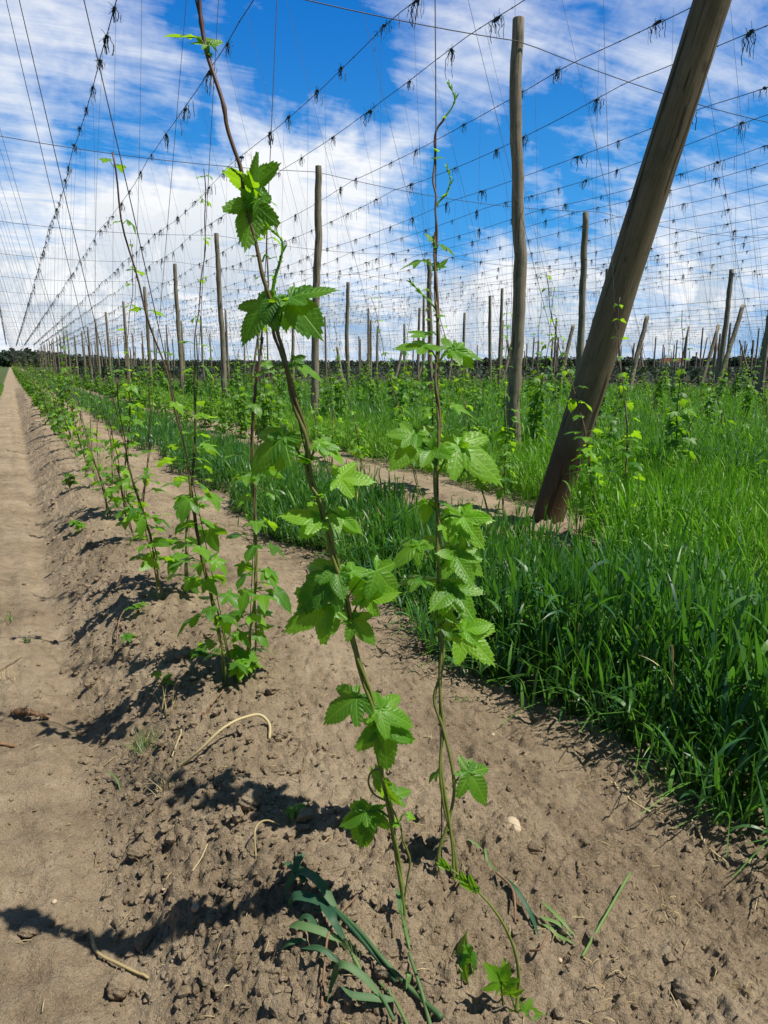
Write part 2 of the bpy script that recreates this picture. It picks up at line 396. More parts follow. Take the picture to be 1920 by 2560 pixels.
# ------------------------------------------------------------------ the two near vines
def vine_plane(Bp, Tp):
    d = nrm(Tp-Bp); n = nrm(np.cross(d, rt))
    def P(x, y, dd=0.):
        r_ = ray(x, y); t = ((Bp-CAM)@n)/(r_@n); return CAM+r_*(t+dd)
    return P
def string_dir(Bp, xpix, ypix, xw):
    """second point of a string from Bp seen through (xpix,ypix), climbing to the wire over x = xw"""
    r_ = ray(xpix, ypix); best = None
    for t in np.linspace(.5, 8, 3000):
        p = CAM+r_*t; s = (p[2]-Bp[2])/(WZ-Bp[2]); e = abs(Bp[0]+s*(xw-Bp[0])-p[0])
        if best is None or e < best[0]: best = (e, p)
    p = best[1]; s = (WZ-Bp[2])/(p[2]-Bp[2]); return Bp+(p-Bp)*s
BL = pg(1009, 2288); TL = string_dir(BL, 494, 0, -.25)
BR = pg(1136, 2200); TR = string_dir(BR, 1088, 0, 1.6)
print('BL', BL, TL, 'BR', BR, TR)
PL, PR = vine_plane(BL, TL), vine_plane(BR, TR)

def make_vine(name, label, P, stems, leaves, shoots, smalls):
    base = P(*stems[0][0][-1]); root = empty(name, base, label, 'hop vine', 'hop vines on the near ridge')
    def B(mb, n, mat): return mb.build(n, mat, root, loc=base) if False else _child(mb, n, mat, root, base)
    for pts, r0, r1, tw, ph, (t0, t1) in stems:
        c = np.array([P(*p) for p in pts]); n = 160; S = spline(c, n)   # top -> bottom
        L = np.r_[0, np.cumsum(np.linalg.norm(np.diff(S, axis=0), axis=1))]
        a = L*2*math.pi/.34+ph; rr = np.linspace(r0, r1, n)
        S = S+(np.cos(a)[:, None]*rt+np.sin(a)[:, None]*np.array([fw[0], fw[1], 0]))*(tw*np.minimum(1, np.linspace(4, 0.2, n))[:, None])
        nod = np.exp(-(((L+ph*.1) % .17-.085)/.006)**2)*.35
        mb = MB(); tube(mb, S, rr*(1+nod), 8, t1+(t0-t1)*(1-np.linspace(0, 1, n)**.55)); B(mb, 'bine', M_STEM)
    for (nd, o, tip, ddep, nmix, lob, tint, curl) in leaves:
        O = P(*o); Tp = P(tip[0], tip[1], ddep); size = np.linalg.norm(Tp-O)*1.06
        toc = nrm(CAM-O); N = np.array([0, 0, 1.])*(1-abs(nmix))+toc*nmix+rt*RS.uniform(-.12, .12)
        mb = MB(); arr = leaf_arrays(13, 121, lob, .16, RS, droop=curl, fold=.12+.1*RS.rand(), pleat=.016, wav=.035)
        leaf_into(mb, arr, O, Tp-O, N, size, tint, 1.)
        if nd:
            A = P(*nd); mid = (A+O)/2+np.array([0, 0, .012]); tube(mb, spline([A, mid, O], 10), np.linspace(.0024, .0016, 10), 5, .4, True)
        B(mb, 'leaf', M_LEAF)
    for pts, r0 in shoots:
        c = np.array([P(*p) for p in pts]); S = spline(c, 40); mb = MB()
        tube(mb, S, np.linspace(r0, .0012, 40), 6, np.linspace(.7, .15, 40))
        for f in (.55, .8, .97):
            i = int(f*39); d = nrm(S[min(39, i+1)]-S[i-1])
            for sgn in (-1, 1):
                arr = leaf_arrays(4, 25, L1, .1, RS, droop=-.1, fold=.5); side = nrm(np.cross(d, CAM-S[i]))*sgn
                leaf_into(mb, arr, S[i], d+side*.35, -side+.3*nrm(CAM-S[i]), .030*(1.15-f*.4), .7, .4)
        B(mb, 'shoot_tip', M_LEAF)
    for (o, s, k) in smalls:
        O = P(*o); mb = MB()
        for i in range(k):
            a = RS.rand()*6.28+i*2.; T = np.array([math.cos(a), math.sin(a), RS.uniform(-.1, .8)])
            arr = leaf_arrays(5, 41, L3, .15, RS, droop=.2, fold=.2); leaf_into(mb, arr, O, T, np.array([0, 0, 1.])+.4*nrm(CAM-O), s*RS.uniform(.7, 1.2), .75)
        B(mb, 'leaf', M_LEAF)
    return root
def _child(mb, n, mat, root, base):
    for v in mb.v: v -= np.asarray(base)
    o = bpy.data.objects.new(n, mb.mesh(n, mat)); COL.objects.link(o); o.parent = root; return o
LS = [(488, -60), (494, 0), (505, 69), (519, 128), (543, 200), (562, 273), (565, 313), (580, 370), (599, 423), (606, 470), (615, 517), (624, 545), (638, 583), (650, 641), (657, 689), (669, 735), (686, 786), (691, 835), (704, 869), (717, 916), (726, 957), (734, 999), (742, 1027), (759, 1074), (767, 1110), (773, 1179), (782, 1212), (798, 1240), (807, 1267), (815, 1301), (823, 1339), (829, 1373), (840, 1414), (863, 1488), (875, 1549), (883, 1597), (897, 1657), (911, 1705), (928, 1758), (943, 1837), (954, 1915), (968, 1993), (981, 2072), (996, 2150), (1012, 2296)]
i_s = 16
left_leaves = [
 # node, base, tip, depth change at the tip, facing (0 up .. 1 to camera), lobes, tint, droop
 ((521, 131), (474, 92), (412, 86), -.02, .25, L5, .55, .10), ((521, 131), (522, 112), (497, 84), .03, .5, L3, .5, .1), ((522, 131), (528, 112), (545, 125), 0, .3, L1, .5, .3),
 ((624, 545), (633, 470), (694, 412), .04, -.55, L5, .45, .0), ((633, 472), (633, 470), (566, 430), .03, -.5, L1, .45, .1),
 ((628, 552), (634, 508), (614, 622), .0, -.65, L3, .45, .15), ((628, 552), (632, 505), (577, 545), .02, .3, L1, .4, .3), ((628, 552), (645, 500), (673, 586), .02, .5, L1, .3, .3),
 ((652, 652), (640, 641), (614, 637), 0, .2, L3, .6, .1), ((656, 655), (674, 647), (692, 641), 0, .2, L3, .6, .1),
 ((694, 822), (660, 765), (600, 848), -.02, .50, L3, .05, .25), ((694, 822), (690, 742), (658, 800), -.03, .6, L1, .15, .3),
 ((696, 824), (724, 748), (796, 828), -.05, .78, L1, .12, .18), ((696, 824), (726, 744), (836, 714), .0, .30, L3, .25, .15), ((696, 824), (700, 760), (716, 815), .06, -.3, L1, .5, .2),
 ((727, 930), (675, 922), (622, 938), .02, .2, L3, .3, .2), ((728, 918), (757, 919), (806, 940), .0, .25, L3, .45, .3), ((730, 915), (738, 900), (764, 888), .02, .5, L3, .0, .1),
 ((760, 1162), (708, 1093), (618, 1165), -.03, .45, L3, .22, .38), ((760, 1162), (712, 1096), (694, 1176), -.01, -.6, L1, .2, .1), ((760, 1162), (716, 1093), (760, 1075), .02, .3, L3, .3, .2),
 ((775, 1160), (800, 1110), (850, 1118), .0, .45, L5, .35, .2), ((780, 1150), (797, 1105), (812, 1138), -.02, .7, L3, .9, .2), ((778, 1140), (822, 1122), (864, 1152), 0, .3, L1, .95, .3),
 ((800, 1240), (847, 1195), (933, 1199), .0, .52, L5, 1., .08), ((795, 1235), (790, 1240), (762, 1243), .0, .3, L1, .5, .4),
 ((822, 1340), (800, 1296), (706, 1285), -.01, .42, L3, .8, .12), ((822, 1340), (800, 1300), (748, 1342), -.02, .62, L1, .85, .15), ((812, 1292), (838, 1285), (910, 1314), .0, .35, L3, .6, .35), ((812, 1292), (852, 1292), (890, 1332), -.01, .7, L1, .9, .2),
 ((845, 1428), (833, 1434), (727, 1516), -.02, .45, L3, .1, .42), ((845, 1430), (828, 1440), (790, 1520), -.04, .75, L3, .08, .2), ((842, 1420), (840, 1425), (858, 1492), -.05, .75, L3, .3, .2),
 ((866, 1545), (818, 1510), (711, 1572), -.02, .62, L5, .65, .2), ((866, 1545), (838, 1525), (818, 1590), -.02, -.6, L1, .3, .1),
 ((880, 1545), (915, 1494), (994, 1480), -.01, .70, L3, .9, .08), ((880, 1545), (913, 1494), (876, 1432), .02, .72, L1, .8, .05), ((872, 1490), (940, 1428), (1004, 1498), .01, .5, L3, .35, .3), ((850, 1430), (880, 1428), (938, 1426), .04, .3, L3, .5, .15),
 ((880, 1552), (884, 1550), (940, 1603), -.02, .55, L3, .3, .35), ((878, 1552), (880, 1545), (846, 1525), .04, .3, L1, .2, .3),
 ((930, 1765), (890, 1745), (806, 1797), -.02, .5, L3, .2, .3), ((930, 1765), (905, 1752), (880, 1810), -.02, .3, L3, .0, .3), ((930, 1765), (905, 1750), (920, 1728), .03, .3, L3, .05, .2),
 ((940, 1790), (948, 1772), (1033, 1805), -.01, .6, L5, .55, .3), ((940, 1790), (950, 1770), (936, 1728), .02, .7, L3, .5, .1), ((945, 1835), (958, 1814), (969, 1925), -.03, .72, L5, .45, .12), ((945, 1835), (956, 1814), (898, 1846), -.01, .6, L1, .4, .25),
 ((945, 1835), (960, 1812), (1040, 1840), .0, .55, L1, .3, .3),
 ((974, 2045), (922, 2026), (914, 2112), -.02, .78, L5, .25, .12), ((974, 2045), (918, 2030), (893, 2124), -.02, .65, L1, .2, .2), ((974, 2045), (915, 2030), (848, 2058), .0, .4, L1, .3, .2),
 ((970, 2000), (984, 1990), (1028, 1972), .03, .6, L3, .3, .2), ((970, 2010), (955, 1950), (945, 2010), .04, .5, L3, .05, .2), ((1000, 2052), (1020, 2038), (1040, 2046), .0, .5, L3, .8, .2),
]
make_vine('hop_vine', 'tallest foreground hop vine, three twisted brown bines leaning to the left', PL,
 [(LS, .0044, .0044, .0036, 0., (1., .0)), (LS[i_s:], .0034, .0038, .0064, 2.1, (.7, .0)), (LS[18:], .0032, .0034, .0062, 4.2, (.45, .0)),
  ([(959, 1922), (930, 1928), (921, 1950), (935, 1985), (968, 2005), (990, 2040), (1002, 2070), (1008, 2100), (1025, 2150), (1018, 2200), (1012, 2240)], .0026, .0026, .0, 0, (.2, .1))],
 left_leaves,
 [([(681, 735), (686, 701), (700, 653), (706, 625), (707, 612), (704, 600), (693, 588), (674, 570)], .0042)],
 [((520, 135), .018, 4), ((700, 655), .012, 3), ((770, 1150), .035, 4), ((798, 1240), .022, 4), ((727, 915), .02, 3), ((985, 2060), .02, 2)])
RSt = [(1109, 297), (1090, 322), (1086, 342), (1089, 377), (1089, 415), (1085, 453), (1091, 491), (1087, 524), (1090, 580), (1089, 643), (1090, 706), (1091, 757), (1094, 822), (1094, 907), (1091, 956), (1096, 1017), (1096, 1091), (1090, 1176), (1091, 1249), (1096, 1298), (1094, 1371), (1096, 1444), (1099, 1566), (1106, 1615), (1101, 1676), (1098, 1743), (1106, 1821), (1104, 1899), (1112, 1978), (1122, 2056), (1131, 2119), (1136, 2213)]
right_leaves = [
 ((1087, 625), (1082, 600), (1062, 583), 0, .3, L3, .4, .1), ((1090, 630), (1106, 614), (1138, 630), 0, .2, L3, .4, .3), ((1088, 676), (1052, 652), (1000, 666), 0, .2, L5, .5, .2), ((1090, 678), (1098, 668), (1120, 648), 0, .3, L3, .45, .0), ((1090, 678), (1083, 660), (1066, 655), .02, .3, L3, .4, .2),
 ((1094, 840), (1062, 838), (1022, 824), .02, .3, L5, .5, .12), ((1094, 908), (1062, 866), (990, 866), -.01, .3, L3, .45, .12), ((1094, 908), (1062, 864), (1103, 868), -.02, .3, L1, .5, .25),
 ((1096, 910), (1130, 876), (1206, 885), .0, .35, L3, .45, .22), ((1096, 910), (1138, 874), (1183, 918), .0, .5, L1, .6, .1), ((1096, 910), (1128, 870), (1106, 842), .02, .4, L3, .5, .15),
 ((1096, 1022), (1076, 1018), (1040, 1026), 0, .2, L3, .5, .2), ((1098, 1024), (1138, 1014), (1187, 1034), 0, .2, L3, .6, .25), ((1100, 1028), (1106, 1030), (1113, 1046), 0, .5, L1, .8, .2),
 ((1090, 1170), (1031, 1087), (970, 1083), -.01, .55, L5, .65, .12), ((1090, 1170), (1036, 1112), (978, 1166), -.03, .62, L3, .6, .22), ((1090, 1170), (1040, 1090), (1080, 1066), .02, .5, L3, .6, .1), ((1090, 1170), (1042, 1085), (1040, 1118), -.03, .7, L1, .55, .15),
 ((1092, 1176), (1077, 1125), (1056, 1160), -.04, .72, L3, .6, .15), ((1092, 1176), (1078, 1125), (1124, 1138), -.04, .7, L3, .6, .15), ((1092, 1176), (1078, 1126), (1082, 1092), -.01, .65, L3, .45, .1),
 ((1096, 1181), (1145, 1113), (1258, 1190), -.02, .50, L3, .75, .28), ((1096, 1181), (1143, 1112), (1106, 1090), .03, .5, L3, .9, .12), ((1096, 1181), (1148, 1118), (1172, 1170), .0, -.5, L1, .55, .2),
 ((1098, 1298), (1062, 1254), (1016, 1272), .03, .2, L3, .5, .2), ((1098, 1298), (1068, 1258), (1058, 1306), .02, -.6, L1, .5, .1), ((1098, 1298), (1098, 1254), (1138, 1262), .05, .3, L3, .4, .2),
 ((1100, 1302), (1154, 1296), (1206, 1366), -.03, .72, L5, .95, .12), ((1100, 1302), (1156, 1292), (1232, 1296), .0, .55, L3, .95, .1), ((1100, 1302), (1152, 1294), (1112, 1272), .0, .6, L3, .95, .1), ((1100, 1320), (1106, 1310), (1152, 1330), .04, .6, L3, .8, .2), ((1140, 1346), (1152, 1332), (1172, 1370), .04, .5, L1, .75, .2),
 ((1092, 1425), (1044, 1364), (972, 1408), -.01, .30, L3, .5, .3), ((1092, 1425), (1046, 1362), (1090, 1336), .03, .2, L3, .45, .15), ((1092, 1425), (1046, 1368), (1046, 1394), .02, -.4, L1, .5, .1),
 ((1098, 1420), (1138, 1392), (1180, 1454), -.05, .70, L5, .55, .15), ((1098, 1420), (1138, 1392), (1098, 1380), -.03, .6, L3, .6, .15), ((1098, 1420), (1150, 1390), (1210, 1434), .0, .65, L3, .5, .2), ((1098, 1420), (1132, 1376), (1110, 1352), .03, .5, L3, .2, .2),
 ((1092, 1490), (1052, 1451), (992, 1452), .0, .2, L5, .12, .25), ((1092, 1490), (1054, 1452), (1090, 1438), .03, .25, L3, .3, .15),
 ((1100, 1500), (1132, 1470), (1080, 1518), -.06, .62, L3, .4, .15), ((1100, 1500), (1132, 1472), (1184, 1546), -.05, .70, L5, .5, .12), ((1100, 1500), (1134, 1468), (1176, 1482), .0, .4, L3, .15, .1), ((1100, 1500), (1128, 1468), (1090, 1456), -.01, .45, L3, .1, .1),
 ((1100, 1560), (1108, 1530), (1140, 1552), -.03, .6, L3, .45, .2), ((1102, 1570), (1110, 1560), (1126, 1590), -.03, .5, L3, .05, .2), ((1100, 1545), (1088, 1535), (1078, 1552), .0, .3, L3, .0, .2),
 ((1112, 1600), (1158, 1580), (1232, 1656), -.03, .72, L5, .85, .12), ((1112, 1600), (1160, 1576), (1228, 1558), .0, .70, L3, .85, .1), ((1112, 1600), (1150, 1580), (1128, 1592), .0, .6, L3, .7, .1),
 ((1130, 1968), (1172, 1932), (1226, 2008), -.01, .6, L3, .2, .32), ((1130, 1968), (1172, 1930), (1148, 1890), .02, .7, L3, .25, .1), ((1105, 1940), (1092, 1935), (1064, 1950), .02, .3, L1, .0, .3),
 ((1110, 2215), (1118, 2230), (1123, 2276), -.03, .72, L5, .9, .15), ((1110, 2215), (1118, 2230), (1098, 2240), -.02, .72, L3, .9, .15),
]
make_vine('hop_vine', 'foreground hop vine climbing straight up, with three curled shoot tips against the sky', PR,
 [(RSt, .0030, .0048, .0034, 0., (.85, .12)), (RSt[8:25]+[(1086, 1749), (1109, 1815), (1128, 1915), (1133, 1978), (1122, 2056), (1097, 2144), (1106, 2212)], .0036, .0046, .0038, 2.2, (.75, .15)),
  (RSt[11:27]+[(1103, 1946), (1109, 2018), (1131, 2103), (1147, 2200)], .0034, .0042, .0036, 4.3, (.6, .25))],
 right_leaves,
 [([(1109, 297), (1130, 268), (1137, 251), (1134, 235), (1124, 213)], .0030), ([(1093, 515), (1095, 508), (1108, 494), (1123, 468), (1126, 450), (1119, 421)], .0030), ([(1091, 775), (1077, 757), (1052, 732), (1029, 708)], .0032)],
 [((1089, 395), .022, 3), ((1092, 378), .02, 2), ((1112, 490), .02, 4), ((1110, 296), .016, 2), ((1094, 790), .022, 4), ((1092, 805), .014, 3), ((1089, 676), .018, 2), ((1088, 618), .012, 3)])

# runner shoots that bend over to the ground beside the pair
def on_soil(px, lift=.0): return [pg(x, y)+np.array([0, 0, l]) for (x, y, l) in px]
def runner():
    base = pg(1291, 2530); P = vine_plane(base, base+np.array([0, 0, 1.])); root = empty('hop_runner', base, 'slender green hop runner arching over bare soil, left of a green stick', 'hop runner')
    pts = [(1109, 2160), (1150, 2190), (1194, 2228), (1259, 2311), (1285, 2372), (1296, 2430), (1295, 2480), (1291, 2530)]
    c = [P(*p) for p in pts]
    g = [pg(*p) for p in pts]; c = [np.array(p) for p in c]
    for i in range(len(c)): c[i] = at(pts[i][0], pts[i][1], min(((c[i]-CAM)@fw), ((g[i]-CAM)@fw)-.02))
    S = spline(c[::-1], 60); mb = MB(); tube(mb, S, np.linspace(.0045, .0016, 60), 7, np.linspace(.1, .05, 60)); _child(mb, 'bine', M_STEM, root, base)
    for i, s in ((57, .03), (46, .045), (50, .03), (59, .02)):
        mb = MB(); d = nrm(S[i]-S[i-2]); 
        for k in (-1, 1): leaf_into(mb, leaf_arrays(5, 31, L1, .1, RS, droop=0, fold=.5), S[i], d+k*.35*nrm(np.cross(d, fw)), -fw, s, .6, .45)
        _child(mb, 'leaf', M_LEAF, root, base)
    for o, tp, nm, tn in (((1252, 2454), (1220, 2418), .7, .55), ((1254, 2454), (1270, 2416), .7, .6), ((1275, 2485), (1283, 2455), .6, .8), ((1310, 2532), (1356, 2537), .6, .5), ((1290, 2540), (1275, 2580), .5, .3), ((1295, 2535), (1300, 2570), .6, .5)):
        O = P(*o, -.02); T = P(*tp, -.03); mb = MB()
        leaf_into(mb, leaf_arrays(9, 81, L5, .17, RS, droop=.12, fold=.15), O, T-O, np.array([0, 0, .5])-fw*nm, np.linalg.norm(T-O)*1.1, tn)
        A = P(1291, 2530) if o[0] > 1260 else P(1258, 2530); tube(mb, spline([A, (A+O)/2, O], 6), .0018, 5, .1); _child(mb, 'leaf', M_LEAF, root, base)
runner()
def loose_leaf():
    base = pg(1158, 2440); mb = MB(); O = at(1150, 2368, (pg(1150, 2368)-CAM)@fw-.03)
    for o, tp, n in (((1160, 2420), (1152, 2366), -rt), ((1160, 2415), (1158, 2468), -rt-.4*fw), ((1170, 2400), (1190, 2445), rt-.3*fw)):
        O = pg(*o, .025); T = pg(*tp, .03); leaf_into(mb, leaf_arrays(9, 81, L1, .16, RS, droop=.3, fold=.5), O, T-O, np.array([0, 0, .5])+n, np.linalg.norm(T-O)*1.25, .0, 1.1)
    tag(mb.build('fallen_leaf', M_LEAF, loc=base), 'dark curled hop leaf lying alone on the soil near the front edge', 'leaf')
loose_leaf()

# ------------------------------------------------------------------ generic vines on strings
LT_MID = [leaf_arrays(4, 37, L, .12, RS, droop=d, fold=.15, pleat=.01, wav=.05) for L, d in ((L5, .15), (L3, .3), (L5, .4), (L1, .3), (L3, .1))]
LT_LOW = [leaf_arrays(1, 13, L, 0, RS, droop=d, fold=.1, pleat=0, wav=.03) for L, d in ((L5, .2), (L3, .4), (L1, .3))]
def string_pt(b, t, z): s = (z-b[2])/(t[2]-b[2]); return b+(t-b)*s
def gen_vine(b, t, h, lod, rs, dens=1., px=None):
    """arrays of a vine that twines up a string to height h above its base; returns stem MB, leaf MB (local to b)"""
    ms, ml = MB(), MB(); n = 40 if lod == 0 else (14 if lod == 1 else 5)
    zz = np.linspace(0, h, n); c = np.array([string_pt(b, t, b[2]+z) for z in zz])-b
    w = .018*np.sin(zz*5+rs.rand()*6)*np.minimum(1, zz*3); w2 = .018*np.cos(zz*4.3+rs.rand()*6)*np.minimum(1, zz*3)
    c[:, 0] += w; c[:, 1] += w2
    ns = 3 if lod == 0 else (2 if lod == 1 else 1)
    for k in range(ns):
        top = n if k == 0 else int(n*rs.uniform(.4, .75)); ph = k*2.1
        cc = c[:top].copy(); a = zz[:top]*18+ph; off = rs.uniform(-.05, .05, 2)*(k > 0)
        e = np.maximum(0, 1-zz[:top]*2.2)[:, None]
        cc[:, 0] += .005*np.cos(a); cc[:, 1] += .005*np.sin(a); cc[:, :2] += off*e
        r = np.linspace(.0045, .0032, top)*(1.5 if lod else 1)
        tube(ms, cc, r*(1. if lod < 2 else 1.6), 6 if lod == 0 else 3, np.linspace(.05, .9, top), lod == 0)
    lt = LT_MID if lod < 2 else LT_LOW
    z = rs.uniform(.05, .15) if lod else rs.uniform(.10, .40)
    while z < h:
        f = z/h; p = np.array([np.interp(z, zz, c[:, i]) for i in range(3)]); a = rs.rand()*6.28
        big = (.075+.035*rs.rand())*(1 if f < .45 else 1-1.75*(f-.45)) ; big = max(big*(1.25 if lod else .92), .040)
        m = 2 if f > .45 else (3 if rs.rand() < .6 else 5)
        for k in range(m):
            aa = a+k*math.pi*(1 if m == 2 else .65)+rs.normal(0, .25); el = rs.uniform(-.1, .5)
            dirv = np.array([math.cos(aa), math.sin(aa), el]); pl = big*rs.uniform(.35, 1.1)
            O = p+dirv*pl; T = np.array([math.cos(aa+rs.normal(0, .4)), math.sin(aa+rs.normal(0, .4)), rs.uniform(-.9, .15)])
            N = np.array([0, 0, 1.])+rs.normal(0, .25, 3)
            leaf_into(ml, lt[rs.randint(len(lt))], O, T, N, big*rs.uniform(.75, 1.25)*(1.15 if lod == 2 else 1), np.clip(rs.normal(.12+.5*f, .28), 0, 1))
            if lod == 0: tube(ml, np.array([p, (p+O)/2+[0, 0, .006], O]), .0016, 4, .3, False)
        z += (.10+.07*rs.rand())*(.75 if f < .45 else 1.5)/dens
    return ms, ml

PX = None
rows = [ROW0+PITCHX*k for k in range(11)]
SPREAD = .85
vines = []     # (depth, base, top, row, idx, side)
for k, xr in enumerate(rows):
    rr = np.random.RandomState(100+k)
    for i in range(0, 190):
        y = HILL0+HILL*i+(0 if k == 0 else rr.uniform(-.2, .2))
        if k == 0 and i == 0: continue
        if k == 1: y += .75
        if k == 1 and y < 3: continue
        for sd in (-1, 1):
            bx = xr+sd*.08+rr.uniform(-.05, .05) - (.04 if k == 0 else 0); by = y+rr.uniform(-.07, .07)+ (.05 if sd > 0 else 0)
            tx = xr+sd*SPREAD+(-.03 if sd < 0 else .0); ty = y+(1.6 if k == 0 else rr.uniform(1.0, 2.0))
            if k == 0: tx = -.25 if sd < 0 else 1.6
            h = rr.choice([.8, 1.1, 1.4, 1.9, 2.4], p=[.2, .3, .25, .15, .1])*rr.uniform(.85, 1.15)
            px, py, dz = proj((bx, by, .6))
            if dz < .5 or px < -60 or px > 1990: continue
            skip = rr.rand() < .07
            vines.append([dz, bx, by, tx, ty, k, i, sd, h, skip])
# near plants read off the photo
fix = {(0, 1, -1): (588, 1696, 2.15), (0, 1, 1): (618, 1692, 2.2), (0, 2, -1): (407, 1499, 1.35), (0, 2, 1): (463, 1482, 2.55), (0, 3, -1): (335, 1345, 1.0), (0, 3, 1): (350, 1352, 1.25), (0, 4, -1): (278, 1296, 1.15), (0, 4, 1): (312, 1296, 2.6)}
thru = {(0, 1, -1): 191, (0, 1, 1): 683, (0, 2, -1): 75, (0, 2, 1): 535, (0, 3, -1): 29, (0, 3, 1): 449}
near_lab = {(0, 1, -1): 'leafy hop vine just behind the front pair, long thin tip leaning left', (0, 1, 1): 'hop vine rising from the same clump just behind the front pair, thin stem nearly upright',
 (0, 2, -1): 'short bushy hop vine with bare lower stems on the left flank of the ridge', (0, 2, 1): 'thin tall hop vine with bare green lower stem, second clump behind the front pair'}
vines.sort(key=lambda v: v[0])
def in_frame(P, m=0):
    x, y, z = proj(P); return z > .3 and -m < x < 1920+m and -m < y < 2560+m
st_mb = MB(); nst = 0; indiv = 0; strings = []
protos = {}
rest_s, rest_l = MB(), MB()
def proto(lod, v):
    key = (lod, v)
    if key not in protos:
        rs = np.random.RandomState(900+lod*50+v); sd = -1 if v % 2 else 1
        b = np.zeros(3); t = np.array([sd*SPREAD, rs.uniform(1.0, 1.9), WZ-.15]); h = [.75, .9, 1.1, .8, 1.2, 1.9, .7, 1.0, 2.2, .9][v]
        protos[key] = gen_vine(b, t, h, lod, rs, 1.5)
    return protos[key]
pm = {}
for (dz, bx, by, tx, ty, k, i, sd, h, skip) in vines:
    b = np.array([bx, by, 0.]); key = (k, i, sd)
    if key in fix: b[:2] = pg(*fix[key][:2])[:2]
    b[2] = sz(b[0], b[1])-.02 if dz < 45 else 0.
    t = np.array([tx, b[1]+(ty-by), WZ-.03])
    if key in thru: t = string_dir(b, thru[key], 0, t[0])
    strings.append((dz, b, t))
    if skip and key not in fix: continue
    if dz > 190 or (k >= 2 and dz > 50): continue
    if key in fix or (k == 0 and i <= 9) or (k == 1 and dz < 11):
        rs = np.random.RandomState(i*31+k*7+(sd > 0)); hh = fix[key][2] if key in fix else h
        if (k == 1 and dz < 11): hh = max(h*1.2, 2.0) if dz < 8 else max(h, 1.4)
        ms, ml = gen_vine(b, t, hh, 0, rs, 1.1 if k == 0 else 1.7)
        lab = near_lab.get(key) or ('young hop vine on the bare soil ridge, farther along the front row' if k == 0 else 'hop vine in the second row standing in tall green rye')
        grp = 'hop vines on the near ridge' if k == 0 else 'hop vines of the second row'
        root = empty('hop_vine', b, lab, 'hop vine', grp); indiv += 1
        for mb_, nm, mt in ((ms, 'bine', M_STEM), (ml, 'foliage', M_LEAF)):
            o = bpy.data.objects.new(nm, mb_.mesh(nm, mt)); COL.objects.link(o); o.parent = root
    elif indiv < 296:
        v = RS.randint(10); lod = 1 if dz < 22 else 2
        if (lod, v) not in pm:
            ms, ml = proto(lod, v); m2 = MB()
            me_l = ml.mesh('hop_vine', M_LEAFF if lod else M_LEAF); me_s = ms.mesh('bine', M_STEM); pm[(lod, v)] = (me_s, me_l)
        me_s, me_l = pm[(lod, v)]
        o = bpy.data.objects.new('hop_vine', me_l); COL.objects.link(o); o.location = b; o.rotation_euler = (0, 0, (math.pi if RS.rand() < .3 else 0)+RS.normal(0, .3)); o.scale = (1, 1, RS.uniform(.85, 1.2))
        r_ = bpy.data.objects.new('bine', me_s); COL.objects.link(r_); r_.parent = o
        names = {0: 'the near soil ridge', 1: 'the second row', 2: 'the third row, level with the tall upright posts'}
        if k in names: tag(o, 'small leafy hop vine farther along '+names[k], 'hop vine', 'hop vines along '+names[k].split(',')[0])
        else: tag(o, 'distant leafy hop vine among the green rows toward the horizon', 'hop vine', 'distant hop vines in the green rows')
        indiv += 1
    else:
        ms, ml = proto(2, RS.randint(10)); a = RS.rand()*6.28; c_, s_ = math.cos(a), math.sin(a); R = np.array([[c_, s_, 0], [-s_, c_, 0], [0, 0, 1]])
        sc = RS.uniform(.85, 1.2)
        for src, dst in ((ms, rest_s), (ml, rest_l)):
            vv = np.concatenate(src.v)@R*sc+b
            dst.add(vv, np.concatenate(src.q) if src.q else None, np.concatenate(src.t) if src.t else None, np.concatenate(src.a))
o = rest_l.build('far_hop_foliage', M_LEAFF); tag(o, 'hop plants of the far rows merging into a green band', 'hop plants', kind='stuff')
o = rest_s.build('far_hop_stems', M_STEM); tag(o, 'thin stems of the far hop plants', 'hop stems', kind='stuff')

# ------------------------------------------------------------------ poles
def pole_mesh(h, r0, r1, seed, lean=(0, 0), k=18, n=26, wob=.004):
    rs = np.random.RandomState(seed); mb = MB(); z = np.linspace(-.3, h, n)
    bx = np.cumsum(rs.normal(0, wob, n)); by = np.cumsum(rs.normal(0, wob, n)); bx -= np.linspace(bx[0], bx[-1], n); by -= np.linspace(by[0], by[-1], n)
    f = (z+.3)/(h+.3); pts = np.stack([bx*2+lean[0]*f, by*2+lean[1]*f, z], -1)
    r = r0+(r1-r0)*f; r = r*(1+(.024 if n < 40 else .004)*rs.normal(0, 1, n))
    for _ in range(5):
        i = rs.randint(2, n-2); r[i] *= 1.05 if n < 40 else 1.006
    r = np.r_[r, r[-1]*.93]; pts = np.r_[pts, pts[-1:]+[[0, 0, .012]]]
    tube(mb, pts, r, k, 0.); return mb
GP = 'upright wooden trellis poles'
poles = []
pole_lab = {}
def foot(x, top):
    fh = nrm([fw[0], fw[1], 0]); hf = (top-CAM)@fh; p = CAM+fh*hf-[0, 0, H0]; return p+rt*((x-CX)/F*((p-CAM)@fw))
def add_pole(b, h, lean, r0, r1, seed, label, grp=GP, mat=None, name='trellis_pole', low=False):
    mb = pole_mesh(h, r0, r1, seed, lean, 8 if low else 18, 8 if low else 26, .009 if seed == 40 else .005)
    o = mb.build(name, mat or M_WOOD); o.location = b; tag(o, label, 'pole', grp); poles.append(o); return o
def pole_from_px(bx, by, tx, ty, Xg, zt=None, wpx=None):
    """upright pole whose top is seen at (tx,ty) over ground x = Xg"""
    d = ray(tx, ty); t = Xg/d[0]; top = CAM+d*t
    return top
